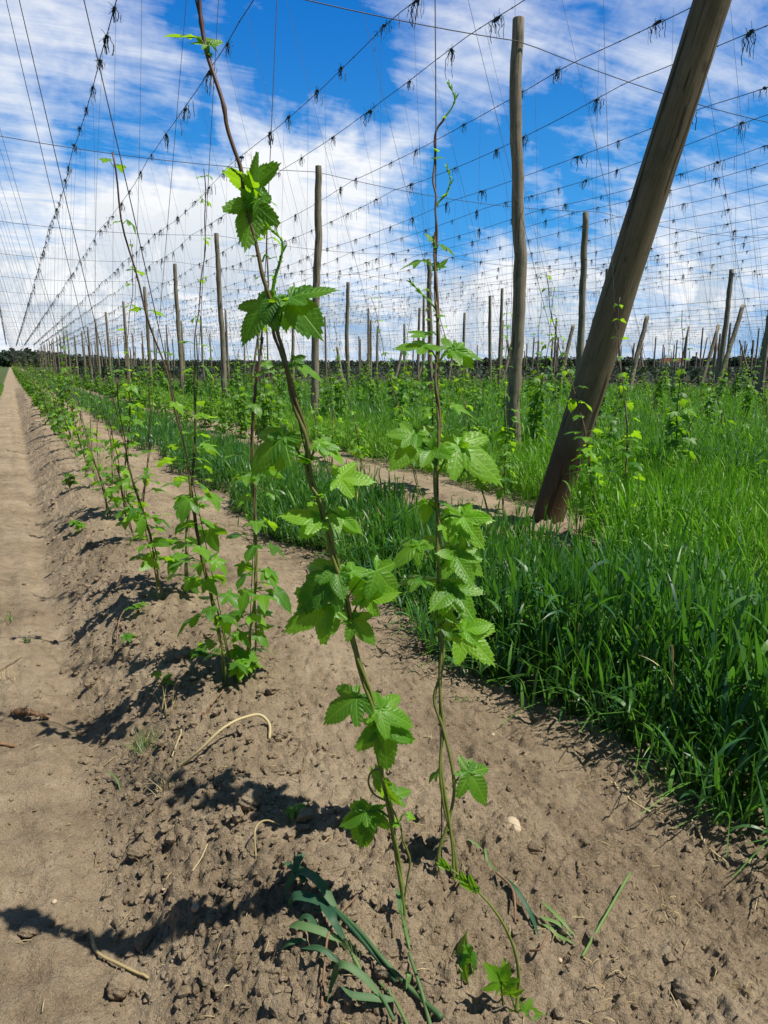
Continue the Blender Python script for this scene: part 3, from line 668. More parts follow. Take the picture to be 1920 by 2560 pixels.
# the pole line in the third row, read from the photo
line1 = [(1296, 48, 38), (796, 416, 26), (541, 584, 20), (437, 660, 14), (361, 717, 11), (308, 754, 10), (264, 780, 9), (238, 798, 8), (219, 817, 7), (204, 828, 6), (186, 838, 5)]
labs1 = ['tall knotty weathered post standing left of the big slanting post', 'tall grey post behind the front hop pair, second of the receding line', 'tall post left of the hop stems, third of the receding line']
base_dx = [-.10, .05, .12]
for n_, (tx, ty, w) in enumerate(line1):
    top = pole_from_px(0, 0, tx, ty, 7.1); h = top[2]
    ft = foot([1289, 784, 561][n_], top) if n_ < 3 else top
    yb, xb = ft[1], ft[0]
    r = .105 if n_ == 0 else .10
    add_pole((xb, yb, 0), h, (top[0]-xb, top[1]-yb), r*1.05, r*.82, 40+n_, labs1[n_] if n_ < 3 else 'slim upright post of the receding line left of the front hop vine', low=n_ > 4)
    PX = yb
ys1 = [p.location.y for p in poles]; print('pole Ys', [round(float(y), 1) for y in ys1])
ylast = ys1[-1]
PY = [8.5+8.45*i for i in range(26)]
for i in range(11, 24): add_pole((7.1+RS.uniform(-.1, .1), PY[i], 0), 6.2+RS.uniform(-.1, .1), (0, 0), .10, .085, 70+i, 'slim upright post of the receding line left of the front hop vine', low=True)
# second line, 9.3 m to the right
line2 = [((1464, 532), 'tall pale post half hidden by the big slanting post'), ((1072, 648), 'dark upright post directly behind the right hop vine of the pair'), ((870, 706), 'upright post right of the second tall grey post'), ((732, 815), None), ((786, 790), None)]
for n_, ((tx, ty), lb) in enumerate(line2):
    top = pole_from_px(0, 0, tx, ty, 16.5)
    ft = foot([1443, 1076, 870, 732, 786][n_], top); add_pole((ft[0], ft[1], 0), top[2], tuple((top-ft)[:2]), .12, .095, 120+n_, lb or 'upright post of the second pole line among hop rows', low=False)
for i in range(5, 22): add_pole((16.5+RS.uniform(-.1, .1), PY[i], 0), 6.2, (0, 0), .105, .085, 140+i, 'upright post of the second pole line among hop rows', low=True)
for i in range(1, 22): add_pole((25.8+RS.uniform(-.1, .1), PY[i]+RS.uniform(-.3, .3), 0), 6.1+RS.uniform(-.2, .2), (RS.uniform(-.1, .1), 0), .105, .085, 180+i, 'slim upright post of the third pole line, toward the horizon', low=True)
top = at(1829, 674, 37.5); add_pole((top[0]-.5, top[1]-.2, 0), top[2], (.5, .2), .15, .12, 220, 'thick upright post crossing a slanting post near the right edge')
top = at(1912, 790, 30); add_pole((top[0], top[1], 0), top[2], (.3, 0), .14, .11, 221, 'post cut by the right edge of the view')
for n_, (tx, ty, d) in enumerate([(1233, 740, 48), (1160, 782, 55), (1718, 843, 75), (1740, 880, 95), (1796, 815, 60), (1885, 850, 70), (1345, 853, 75), (1380, 850, 80), (1505, 841, 85), (1584, 858, 85), (926, 800, 60), (940, 815, 70), (1045, 770, 58)]):
    top = at(tx, ty, d); add_pole((top[0], top[1], 0), top[2], (RS.uniform(-.3, .3), 0), .13, .10, 230+n_, 'thin upright post at the field edge toward the horizon', low=True)
# leaning anchor poles along the field's right edge
GA = 'slanting anchor poles'
anch = [((1782, 992), (1858, 763), 36, 'slanting anchor post crossing an upright post near the right edge'), ((1566, 992), (1618, 790), 35, 'slanting anchor post right of the big slanting post'), ((1396, 970), (1433, 812), 44, 'slanting anchor post just left of the big slanting post'),
        ((982, 968), (1007, 868), 60, None), ((1250, 975), (1283, 850), 50, None), ((1040, 960), (1064, 880), 66, None), ((1745, 985), (1797, 812), 45, None), ((860, 960), (842, 868), 62, None), ((1175, 955), (1152, 860), 60, None), ((1290, 955), (1268, 850), 52, None), ((1488, 965), (1512, 860), 75, None), ((1120, 962), (1136, 850), 70, None), ((1875, 960), (1849, 850), 90, None), ((1770, 960), (1795, 860), 90, None), ((1612, 960), (1598, 862), 90, None), ((1490, 970), (1466, 850), 80, None)]
for n_, (bp, tp, d, lb) in enumerate(anch):
    T = at(*tp, d); Bq = CAM+ray(*bp)*d*1.0; hh = T[2]; Bq = np.array([Bq[0], Bq[1], 0.])
    add_pole(Bq, hh, tuple((T-Bq)[:2]), .13 if n_ < 3 else .12, .11, 260+n_, lb or 'thin slanting anchor post far off at the field edge', GA, name='anchor_pole', low=n_ > 3)
# the big leaning anchor post
Bp = pg(1367, 1300); dB = (Bp-CAM)@fw
Tp = at(1782, 0, dB/1.26); dv = Tp-Bp; Tt = Bp+dv*(6.0-Bp[2])/dv[2]
print('anchor', Bp, Tt, 'depth', dB, 'rad', 75*dB/F/2)
rad = 75*dB/F/2
def big_anchor():
    L = np.linalg.norm(Tt-Bp); mb = pole_mesh(L, rad*1.04, rad*.93, 5, (0, 0), 40, 60, .0008)
    o = mb.build('anchor_pole', M_WOODL); o.location = Bp; o.rotation_mode = 'QUATERNION'
    o.rotation_quaternion = Vector((0, 0, 1)).rotation_difference(Vector(tuple(nrm(Tt-Bp))))
    tag(o, 'thick slanting anchor post with reddish base, crossing the upper right of the view', 'pole', GA)
big_anchor()
# poles of the field beyond, thin against the horizon
rs = np.random.RandomState(55)
for n_ in range(64):
    d = rs.uniform(60, 190); x = rs.uniform(-20, 1950) if n_ > 40 else rs.uniform(1250, 1950)
    p = at(x, 914, d); 
    if p[0] < 12: continue
    add_pole((p[0], p[1], 0), rs.uniform(4.6, 6.4), (rs.uniform(-1.4, 1.4) if rs.rand() < .3 else 0, 0), .11, .09, 400+n_, 'thin distant post of the hop fields along the horizon', 'distant poles on the horizon', low=True)

# ------------------------------------------------------------------ wires
XW = []
for k, xr in enumerate(rows): XW += [(xr-SPREAD if k else -.25, k), (xr+SPREAD if k else 1.6, k)]
XW = [(x+([.0, .0, -.02, .05, -.05, .12, -.05, .1][i] if i < 8 else 0), k) for i, (x, k) in enumerate(XW)]
CY_ = sorted(set([round(y, 2) for y in ys1[:6]]))+[PY[i] for i in range(6, 26)]
XP = [-2.2, 7.1, 16.5, 25.8, 35.1]
def cross_z(x):
    for a, b in zip(XP[:-1], XP[1:]):
        if a <= x <= b: s = (x-a)/(b-a); return WZ-.05-.9*.30*4*s*(1-s)*.8
    return WZ-.1
def wire_z(x, y):
    ysup = [CY_[0]-8.4]+CY_
    j = max(0, min(len(ysup)-2, int(np.searchsorted(ysup, y)-1))); s = (y-ysup[j])/(ysup[j+1]-ysup[j])
    return cross_z(x)-.02-.11*4*s*(1-s)*(.6+.8*((j*7+int(x*3)) % 5)/5.)
ord_ = ['first', 'second', 'third', 'fourth', 'fifth', 'sixth', 'seventh', 'eighth']
for n_, (x, k) in enumerate(XW):
    y1 = 190 if n_ < 14 else 150; yy = np.arange(.2 if n_ < 2 else 1., y1, .35 if n_ < 8 else .7)
    wob = np.cumsum(RS.normal(0, .006, len(yy))); wob -= np.linspace(0, wob[-1], len(wob))
    pts = np.stack([x+wob, yy, [wire_z(x, y) for y in yy]], -1)
    mb = MB(); tube(mb, pts, .0065, 4, 0)
    if n_ < 8:    # twists of wire every little way
        for j in range(len(yy)//2):
            i = RS.randint(len(yy)-1)
            if yy[i] < 45: v, f = ICO[1]; mb.add(v*np.array([.011, .02, .011])+pts[i], None, f)
    lab = ('thin steel trellis wire over the near hop row, %s of its pair' % ('left' if n_ == 0 else 'right')) if n_ < 2 else ('tufted trellis wire, %s from the left of those converging at upper left' % ord_[n_-1] if n_ < 8 else 'far steel trellis wire hung with small tufts over the green rows')
    tag(mb.build('trellis_wire', M_WIRE), lab, 'wire', 'trellis wires along the rows')
for n_, y in enumerate(CY_[:14]):
    xx = np.arange(-2.2 if n_ < 8 else 0, 34, .4)
    yb = y
    pts = np.stack([xx, np.full(len(xx), yb), [cross_z(x) for x in xx]], -1); mb = MB(); tube(mb, pts, .007, 4, 0)
    tag(mb.build('cross_wire', M_WIRE), ('cross wire sagging from the top of the %s' % ['knotty weathered post', 'second tall grey post', 'third tall post'][n_]) if n_ < 3 else 'far cross wire tied to the tops of slim posts', 'wire', 'cross wires between the poles')

# ------------------------------------------------------------------ strings
def near_strings():
    items = [(0.1, BL, TL, LS, PL), (0.1, BR, TR, RSt, PR)]
    n = 0
    lab = ['thin string the tallest foreground hop vine climbs, running off the top', 'thin dark wire running straight up beside the right hop vine of the front pair']
    for j, (d, b, t, S, P) in enumerate(items):
        mb = MB(); pts = np.array([b-[0, 0, .05], (b+t)/2, t]); 
        if j == 1:
            q = [P(1104, 2165), P(1104, 1960), P(1097, 1700), P(1096, 1400), P(1094, 1000), P(1089, 600), P(1090, 322), P(1088, 0)]; pts = np.r_[np.array(q), [t]]
        else: pts = np.r_[np.array([P(*p, .004) for p in S[::-6]]), [t]]
        tube(mb, pts, .0018, 5, 0); tag(mb.build('climbing_string', M_STRING), lab[j], 'string', 'climbing strings')
    rest = MB(); c = 0
    strings.sort(key=lambda s: s[0])
    for d, b, t in strings:
        vis = any(in_frame(b+(t-b)*s) for s in (.2, .4, .6, .8, 1.))
        if not vis or d > 80: continue
        a = RS.rand()*6.28; bow = RS.normal(0, .03, 2); s = np.linspace(0, 1, 7)[:, None]
        tt = t.copy(); tt[2] = wire_z(t[0], t[1])
        pts = b+(tt-b)*s; pts[:, :2] += (s*(1-s)*4)*bow
        r = .0021 if d < 9 else (.0022 if d < 20 else .0021)
        if c < 296:
            mb = MB(); tube(mb, pts-b, r, 3, 0, False); o = mb.build('climbing_string', M_STRING); o.location = b
            if b[0] < 2: lb = 'thin climbing string slanting up from the near ridge row'
            elif b[0] < 9: lb = 'thin climbing string from the second or third row up to the wires'
            else: lb = 'hair-thin climbing string over the farther rows'
            tag(o, lb, 'string', 'climbing strings'); c += 1
        else: tube(rest, pts, r, 3, 0, False)
    tag(rest.build('far_climbing_strings', M_STRING), 'hair-thin strings over the far rows', 'strings', kind='stuff')
near_strings()

# ------------------------------------------------------------------ twine tufts on the wires
def tuft_mesh(seed, n=16, wide=.10, lod=0):
    rs = np.random.RandomState(seed); mb = MB(); N = n; S = 6 if lod == 0 else 3
    L = rs.uniform(.06, .20, N)*(1+(rs.rand(N) < .2)*.8); y0 = rs.normal(0, wide*.5, N); s = np.linspace(0, 1, S)
    a = rs.rand(N)*6.28; out = rs.uniform(.01, .07, N); C = np.zeros((N, S, 3))
    C[..., 0] = (np.cos(a)*out)[:, None]*np.sin(s*2.2)[None]+rs.normal(0, .008, (N, S)); C[..., 1] = y0[:, None]+(np.sin(a)*out)[:, None]*np.sin(s*2.2)[None]+rs.normal(0, .008, (N, S))
    C[..., 2] = -L[:, None]*s[None]**1.2+.02*np.sin(s*3.1)[None]
    side = np.stack([np.cos(a+1.), np.sin(a+1.), np.zeros(N)], -1); W = np.full((N, S), .0085 if lod == 0 else .013)*rs.uniform(.7, 1.5, N)[:, None]
    ribbons(mb, C, side, W, rs.rand(N))
    M2 = n//2; a = rs.rand(M2)*6.28; C = np.zeros((M2, 3, 3)); el = rs.uniform(-.5, 1.2, M2); LL = rs.uniform(.04, .11, M2)
    d = np.stack([np.cos(a)*np.cos(el), np.sin(a)*np.cos(el), np.sin(el)], -1); C[:, 0, 1] = rs.normal(0, wide*.4, M2)
    C[:, 1] = C[:, 0]+d*LL[:, None]*.6+[0, 0, .008]; C[:, 2] = C[:, 0]+d*LL[:, None]
    ribbons(mb, C, np.cross(d, [0, 0, 1.]), np.full((M2, 3), .008 if lod == 0 else .016), rs.rand(M2))
    for _ in range(3 if lod == 0 else 1):
        v, f = ICO[1]; mb.add(v*(np.array([.026, .036, .028])*rs.uniform(.6, 1.1))*(1+.3*rs.normal(0, 1, (len(v), 1)))+[0, rs.normal(0, wide*.14), 0], None, f)
    return mb
tv = [tuft_mesh(600+i, 18, [.05, .08, .14, .05, .2, .10, .06, .16, .24, .12][i]) for i in range(10)]; tm = [t.mesh('twine_tuft', M_TWINE, False) for t in tv]
tl = [tuft_mesh(700+i, 6, .10+.03*i, 1) for i in range(5)]
tufts = []
for n_, (x, k) in enumerate(XW):
    y = 1.+RS.rand(); ym = 170 if n_ < 14 else 110
    while y < ym:
        z = wire_z(x, y)
        if in_frame((x, y, z), 20): tufts.append((proj((x, y, z))[2], x, y, z, n_))
        y += HILL*(RS.uniform(.6, 1.4))*(1 if n_ > 1 else .9)
tufts.sort(); rest = MB()
for j, (d, x, y, z, n_) in enumerate(tufts):
    if j < 297:
        o = bpy.data.objects.new('twine_tuft', tm[RS.randint(10)]); COL.objects.link(o); o.location = (x, y, z); o.rotation_euler = (0, 0, RS.normal(0, .3)); s = RS.uniform(.65, 1.3); o.scale = (s, s, s*RS.uniform(.7, 1.2))
        lb = 'dark frayed twine tuft hanging from the %s' % ('wire over the near row' if n_ < 2 else ('steep wires at the upper left' if n_ < 4 else ('wires left of the knotty post' if n_ < 7 else 'wires over the farther rows')))
        tag(o, lb, 'twine tuft', 'twine tufts on the trellis wires')
    else:
        t = tl[RS.randint(5)]; s = RS.uniform(.8, 1.25)*(1+min(1., d/120.)*.5)
        for v_, q_, a_ in zip([np.concatenate(t.v)], [np.concatenate(t.q)], [np.concatenate(t.a)]): rest.add(v_*s+[x, y, z], q_, np.concatenate(t.t), a_)
tag(rest.build('far_twine_tufts', M_TWINE, smooth=False), 'specks of old twine on the far wires', 'twine', kind='stuff')
# hop fields beyond: wires and specks low over the horizon
def beyond():
    mb = MB(); rs = np.random.RandomState(3)
    for X in np.arange(44, 130, 5.5):
        tube(mb, np.array([[X, 20, 6.], [X, 190, 6.]]), .014, 3, 0, False)
        for y in np.arange(26, 185, 2.6):
            if in_frame((X, y, 6.)):
                t = tl[rs.randint(5)]; mb.add(np.concatenate(t.v)*1.5+[X, y+rs.uniform(-.8, .8), 6.], np.concatenate(t.q), np.concatenate(t.t), 0.)
    tag(mb.build('neighbour_trellis_twine', M_TWINE, smooth=False), 'wires and specks of twine over the hop fields beyond', 'twine', kind='stuff')
beyond()

# ------------------------------------------------------------------ cover crop (rye) between the rows
def rye(mb, x, y, rs, hmean, lod, w0=.008, ear=.18, leanx=None, tmean=.3):
    N = len(x)
    if N == 0: return
    z = soil_z(x, y, False); pt = vn(x*1.6, y*1.6, 201); h = hmean*rs.uniform(.65, 1.16, N)*(.88+.24*pt); a = rs.rand(N)*6.28; ln = np.abs(rs.normal(.10, .07, N))
    l = np.stack([np.cos(a)*ln, np.sin(a)*ln], -1)
    if leanx is not None: l += leanx
    S = [5, 4, 3][lod]; s = np.linspace(0, 1, S); C = np.zeros((N, S, 3))
    C[..., 0] = x[:, None]+l[:, :1]*s**2*h[:, None]; C[..., 1] = y[:, None]+l[:, 1:]*s**2*h[:, None]
    drop = np.sqrt(np.maximum(.05, 1-np.minimum(.95, (l**2).sum(1))))
    C[..., 2] = z[:, None]+h[:, None]*(s[None]*1.0-(1-drop)[:, None]*s[None]**2)
    az = rs.rand(N)*6.28; side = np.stack([np.cos(az), np.sin(az), np.zeros(N)], -1)
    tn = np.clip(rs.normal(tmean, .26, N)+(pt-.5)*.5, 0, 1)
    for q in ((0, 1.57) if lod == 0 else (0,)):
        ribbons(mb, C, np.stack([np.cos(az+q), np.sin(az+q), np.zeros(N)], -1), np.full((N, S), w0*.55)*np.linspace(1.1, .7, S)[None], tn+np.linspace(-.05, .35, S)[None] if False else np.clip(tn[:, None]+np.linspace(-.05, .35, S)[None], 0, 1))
    nl = [4, 4, 3][lod]; SL = [7, 5, 3][lod]
    for i in range(nl):
        f = rs.uniform(.08+.75*i/nl, .25+.75*i/nl, N); p = np.stack([np.array([np.interp(f[n], s, C[n, :, d]) for n in range(N)]) for d in range(3)], -1) if N < 4000 else (C[:, 0]+(C[:, -1]-C[:, 0])*f[:, None])
        aa = rs.rand(N)*6.28; L = rs.uniform(.12, .30, N)*(hmean/.6); u = np.linspace(0, 1, SL)[None]
        el = rs.uniform(1.15, 1.54, N); bend = np.where(rs.rand(N) < .78, rs.uniform(.05, .8, N), rs.uniform(1., 2.2, N))
        ang = el[:, None]-bend[:, None]*u
        dx = np.cos(ang); dz = np.sin(ang); cx = np.cumsum(dx, 1)-dx[:, :1]; czz = np.cumsum(dz, 1)-dz[:, :1]
        B = np.zeros((N, SL, 3)); st = (L/(SL-1))[:, None]
        B[..., 0] = p[:, :1]+np.cos(aa)[:, None]*cx*st; B[..., 1] = p[:, 1:2]+np.sin(aa)[:, None]*cx*st; B[..., 2] = np.maximum(p[:, 2:]+czz*st, z[:, None]+.006)
        tw = rs.normal(0, .5, N); sd = np.stack([-np.sin(aa), np.cos(aa), tw], -1); sd /= np.linalg.norm(sd, axis=1)[:, None]
        W = w0*rs.uniform(.8, 1.6, N)[:, None]*np.minimum(1, (1-u)*2.2+.04)*np.minimum(1, u*3+.55)
        ribbons(mb, B, sd, W, np.clip(tn+rs.normal(0, .12, N), 0, 1))
    if ear > 0 and lod < 2:
        m = rs.rand(N) < ear; n = m.sum()
        if n:
            p = C[m, -1]; d = np.stack([l[m, 0]*1.5, l[m, 1]*1.5, np.ones(n)], -1); d /= np.linalg.norm(d, axis=1)[:, None]
            u = np.linspace(0, 1, 4); E = p[:, None]+d[:, None]*(u*.085)[None, :, None]; We = np.array([.5, 1., .9, .25])[None]*np.full((n, 1), .011)
            for q in (0, 1.57):
                sd = np.stack([np.cos(az[m]+q), np.sin(az[m]+q), np.zeros(n)], -1); ribbons(mb, E, sd, We, np.full(n, .95))
            for q in range(5):
                dd = d+rs.normal(0, .28, (n, 3)); o = p+d*rs.uniform(.02, .08, n)[:, None]; A = np.stack([o, o+dd*.06], 1)
                ribbons(mb, A, np.stack([np.cos(az[m]), np.sin(az[m]), np.zeros(n)], -1), np.tile([[.0016, .0004]], (n, 1)), np.full(n, 1.))
def scatter(x0, x1, y0, y1, dens, rs):
    n = int((x1-x0)*(y1-y0)*dens); return rs.uniform(x0, x1, n), rs.uniform(y0, y1, n)
rs = np.random.RandomState(17)
def edge_jit(y, s): return .10*np.sin(y*1.7+s)+.08*np.sin(y*4.1+s*2)
def vis(x, y, m=120): px, py, z = proj(np.stack([x, y, np.full(len(x), .4)], -1)); return (z > .25) & (px > -m) & (px < 1920+m)
GRASS = MB()
mb = GRASS
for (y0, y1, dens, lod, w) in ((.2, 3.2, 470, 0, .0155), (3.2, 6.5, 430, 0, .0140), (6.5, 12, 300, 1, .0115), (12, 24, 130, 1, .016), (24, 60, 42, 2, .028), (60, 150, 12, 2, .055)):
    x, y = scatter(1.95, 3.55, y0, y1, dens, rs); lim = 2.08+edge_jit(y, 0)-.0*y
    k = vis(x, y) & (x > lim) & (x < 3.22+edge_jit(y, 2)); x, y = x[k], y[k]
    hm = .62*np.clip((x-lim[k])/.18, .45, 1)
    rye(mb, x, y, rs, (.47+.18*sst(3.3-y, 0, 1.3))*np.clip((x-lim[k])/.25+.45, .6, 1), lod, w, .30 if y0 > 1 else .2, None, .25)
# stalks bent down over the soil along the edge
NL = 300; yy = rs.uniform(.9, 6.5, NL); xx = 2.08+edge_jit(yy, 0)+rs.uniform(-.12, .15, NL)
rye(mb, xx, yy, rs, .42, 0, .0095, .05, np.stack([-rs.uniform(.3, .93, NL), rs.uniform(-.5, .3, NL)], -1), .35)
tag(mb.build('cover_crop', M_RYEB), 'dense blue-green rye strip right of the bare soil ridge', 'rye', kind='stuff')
mb = MB(); yy = rs.uniform(.9, 7, 110); rye(mb, 2.15+rs.rand(110)*.8, yy, rs, .42, 0, .008, .3, rs.normal(0, .4, (110, 2)), .6); tag(mb.build('dry_rye', M_STRAW), 'scattered dry straw-coloured stalks in the rye strip', 'dry rye', kind='stuff')
mb = MB()
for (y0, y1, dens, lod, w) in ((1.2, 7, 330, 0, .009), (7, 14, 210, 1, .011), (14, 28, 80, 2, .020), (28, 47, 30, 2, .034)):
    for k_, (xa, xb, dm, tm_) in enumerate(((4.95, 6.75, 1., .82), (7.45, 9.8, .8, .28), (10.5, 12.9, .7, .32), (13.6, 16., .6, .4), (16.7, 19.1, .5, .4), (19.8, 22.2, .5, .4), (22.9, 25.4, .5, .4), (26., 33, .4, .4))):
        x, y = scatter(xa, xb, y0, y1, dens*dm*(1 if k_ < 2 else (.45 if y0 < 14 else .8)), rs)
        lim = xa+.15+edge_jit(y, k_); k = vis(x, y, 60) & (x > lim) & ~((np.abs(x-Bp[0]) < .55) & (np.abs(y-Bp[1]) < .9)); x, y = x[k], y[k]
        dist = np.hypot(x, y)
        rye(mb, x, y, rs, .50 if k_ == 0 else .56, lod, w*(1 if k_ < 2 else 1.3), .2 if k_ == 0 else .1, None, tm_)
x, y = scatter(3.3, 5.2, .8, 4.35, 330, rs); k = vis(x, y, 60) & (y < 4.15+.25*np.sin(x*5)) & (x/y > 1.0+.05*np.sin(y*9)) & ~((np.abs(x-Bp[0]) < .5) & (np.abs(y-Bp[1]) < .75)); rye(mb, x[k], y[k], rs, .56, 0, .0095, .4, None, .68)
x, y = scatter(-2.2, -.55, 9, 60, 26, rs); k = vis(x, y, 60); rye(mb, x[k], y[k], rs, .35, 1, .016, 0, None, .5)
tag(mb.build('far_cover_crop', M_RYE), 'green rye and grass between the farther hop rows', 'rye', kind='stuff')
# low weeds under the rye edge and on the hop hills
def weeds(mb, x, y, rs, size, tmean=.4):
    N = len(x); z = soil_z(x, y)
    for i in range(7):
        a = rs.rand(N)*6.28; L = size*rs.uniform(.5, 1.2, N); el = rs.uniform(.2, 1.2, N); u = np.linspace(0, 1, 4)
        C = np.stack([x[:, None]+np.cos(a)[:, None]*np.cos(el)[:, None]*L[:, None]*u, y[:, None]+np.sin(a)[:, None]*np.cos(el)[:, None]*L[:, None]*u, z[:, None]+np.sin(el)[:, None]*L[:, None]*(u-.5*u**2)+.003], -1)
        ribbons(mb, C, np.stack([-np.sin(a), np.cos(a), np.zeros(N)], -1), np.array([.3, 1, .8, .1])[None]*(size*.16*rs.uniform(.6, 1.4, N))[:, None], np.clip(rs.normal(tmean, .25, N), 0, 1))
mb = MB()
y = rs.uniform(.9, 9, 620); x = 2.08+edge_jit(y, 0)+np.abs(rs.normal(0, .13, 620)); weeds(mb, x, y, rs, .07)
y = rs.uniform(5.3, 26, 700); x = rs.uniform(3.4, 5.0, 700); k = rs.rand(700) < .5; weeds(mb, x[k], y[k], rs, .07)
x = rs.uniform(5.3, 34, 9000); y = rs.uniform(2, 45, 9000); k = vis(x, y, 30); weeds(mb, x[k], y[k], rs, .26, .55)
tag(mb.build('low_weeds', M_WEED), 'low weeds at the foot of the rye and between the rows', 'weeds', kind='stuff')

# ------------------------------------------------------------------ soil crumbs
def lump(rs, sub, s, rough=.16):
    v, f = ICO[sub]; d = np.zeros(len(v))
    for q in range(3):
        w = rs.normal(0, 1, 3)*(1.3+q*1.3); d += rough/(q+1)*np.sin(v@w+rs.rand()*6)
    return v*(1+d)[:, None]*s, f
mb = MB(); rs = np.random.RandomState(23)
LV = [lump(rs, 2, 1., .42) for _ in range(14)]
N = 9500; x = np.where(rs.rand(N) < .45, rs.normal(.40, .22, N), rs.normal(.7, .85, N)); y = .6+rs.exponential(2.2, N); k = (x > -.6) & (x < 2.1) & (y < 14) & ((x > .1) | (rs.rand(N) < .6)); x, y = x[k], y[k]; z = soil_z(x, y)
for i in range(len(x)):
    v, f = LV[rs.randint(14)]; s = min(.022, .0025+rs.exponential(.0034))*(1 if .1 < x[i] < 1.0 else .7)
    mb.add(v*(s*rs.uniform(.7, 1.4, 3)*[1, 1, .75])+[x[i], y[i], z[i]+s*.1], None, f)
tag(mb.build('soil_crumbs', M_SOIL, smooth=False), 'loose crumbs of dry soil on the ridge', 'soil', kind='stuff')
mb = MB()
N = 420; x = rs.uniform(-.4, 2.1, N); y = .6+rs.exponential(2.2, N); z = soil_z(x, y)
for i in range(N):
    L = rs.uniform(.015, .07); a = rs.rand()*6.28; d = np.array([math.cos(a), math.sin(a), rs.normal(0, .1)])*L; p = np.array([x[i], y[i], z[i]+.005]); tube(mb, np.array([p-d/2, p+[0, 0, .004], p+d/2]), rs.uniform(.0007, .0018), 4, rs.rand(), True)
tag(mb.build('straw_litter', M_STRAW), 'short bits of dry straw littering the soil', 'straw', kind='stuff')

# ------------------------------------------------------------------ single clods and stones
def stone(px, size, label, mat=None, cat='clod', flat=.75, seed=1, name='soil_clod', rough=.14, sink=.25, yaw=0, asp=1.):
    rs = np.random.RandomState(seed); p = pg(*px); v, f = lump(rs, 4, 1., rough)
    v = v*(1+.05*np.sin(v@np.array([9., 7, 8])+seed)[:, None]*(rough > .1)+.03*np.sin(v@np.array([21., -17, 15]))[:, None]*(rough > .1))
    v = v*np.array([size*asp, size, size*flat]); c, s = math.cos(yaw), math.sin(yaw); v = v@np.array([[c, s, 0], [-s, c, 0], [0, 0, 1]])
    mb = MB(); mb.add(v, None, f); o = mb.build(name, mat or M_SOIL); o.location = p+np.array([0, 0, size*flat*(1-2*sink)*.9]); tag(o, label, cat); return o
stone((1282, 2062), .026, 'smooth pale rounded stone on the soil right of the hop pair', M_STONE, 'stone', .8, 3, 'stone', .08, .2, 1.2, 1.3)
stone((1338, 2122), .024, 'dark clod just below the pale rounded stone', None, 'clod', .7, 5, asp=1.25)
stone((622, 2002), .040, 'big shaded clod in the vine shadow on the ridge flank', None, 'clod', .8, 6)
stone((842, 2150), .055, 'broad flat clod left of the front vine base', None, 'clod', .35, 7, asp=1.3, yaw=.6)
stone((297, 2480), .028, 'upright clod near the yellow straw at lower left', None, 'clod', 1.1, 8)
stone((338, 2478), .020, 'small round clod beside the upright clod at lower left', None, 'clod', .9, 18)
stone((95, 2315), .034, 'low clod lying on the smooth path at lower left', None, 'clod', .45, 9, asp=1.3)
stone((345, 2138), .028, 'angular clod in the leaf shadow, left of the ridge', None, 'clod', .7, 10, asp=1.3)
stone((1714, 2490), .032, 'dark round clod near the lower right corner', None, 'clod', .8, 11)
stone((705, 1840), .022, 'dark clod beside the tip of the pale dry stalk', None, 'clod', .8, 12)
stone((738, 1842), .017, 'small clod right of the dark clod by the dry stalk', None, 'clod', .8, 13)
stone((655, 1515), .020, 'dark clod near the rye edge behind the front vines', None, 'clod', .7, 14)
stone((455, 1640), .030, 'shaded clod under the second hop clump', None, 'clod', .6, 15)
stone((962, 2430), .022, 'clod right of the cut rye sheaf', None, 'clod', .7, 16)
stone((136, 2256), .008, 'tiny white pebble on the smooth path', M_STONE, 'pebble', .8, 21, 'pebble', .05)
stone((1232, 1838), .008, 'tiny white pebble right of the hop pair', M_STONE, 'pebble', .8, 22, 'pebble', .05)
stone((874, 2320), .011, 'small tan pebble beside the cut rye', M_PEB, 'pebble', .8, 23, 'pebble', .06)
stone((490, 2285), .012, 'pinkish pebble on the shaded flank', M_PEB, 'pebble', .8, 24, 'pebble', .06)
stone((408, 2224), .006, 'tiny reddish pebble in the leaf shadow', M_PEB, 'pebble', .8, 25, 'pebble', .06)
stone((820, 2270), .014, 'pale pebble just left of the front stems', M_PEB, 'pebble', .8, 26, 'pebble', .06)
stone((1400, 2402), .006, 'tiny white chip on soil left of the green stick', M_STONE, 'pebble', .8, 27, 'pebble', .05)

# ------------------------------------------------------------------ stalks, twigs, cut rye on the soil
def stalk(px, r, label, cat, mat, name, tint=.5, k=6, taper=1.):
    c = on_soil(px); S = spline(c, 40) if len(c) > 2 else np.linspace(c[0], c[1], 12); n = len(S)
    S[:, 2] = np.maximum(S[:, 2], soil_z(S[:, 0], S[:, 1])+r*.6)
    rr = np.linspace(r, r*taper, n)*(1+(.30 if r > .01 else .06)*np.random.RandomState(int(px[0][0])+3).normal(0, 1, n))
    mb = MB(); tube(mb, S, rr, k, tint); o = mb.build(name, mat, loc=c[0]); return tag(o, label, cat)
stalk([(445, 1920, .004), (500, 1895, .03), (560, 1850, .05), (615, 1825, .055), (655, 1812, .04), (672, 1828, .015), (674, 1850, .003)], .006, 'pale bent dry stalk lying on the ridge', 'dry stalk', M_STRAW, 'dry_stalk', .8)
stalk([(226, 2335, .02), (245, 2390, .012), (300, 2420, .012), (372, 2450, .006)], .0055, 'yellow split straw lying on the smooth path', 'straw', M_STRAW, 'straw', .3, taper=.7)
stalk([(1571, 2222, .05), (1520, 2300, .03), (1455, 2397, .006)], .0036, 'straight green stick leaning on bare soil at right', 'stalk', M_CUT, 'green_stalk', .95)
stalk([(907, 2252, .03), (850, 2310, .035), (822, 2370, .04), (812, 2440, .03), (804, 2530, .004)], .0030, 'thin brown twig crossing over the cut rye', 'twig', M_TWIG, 'dry_twig')
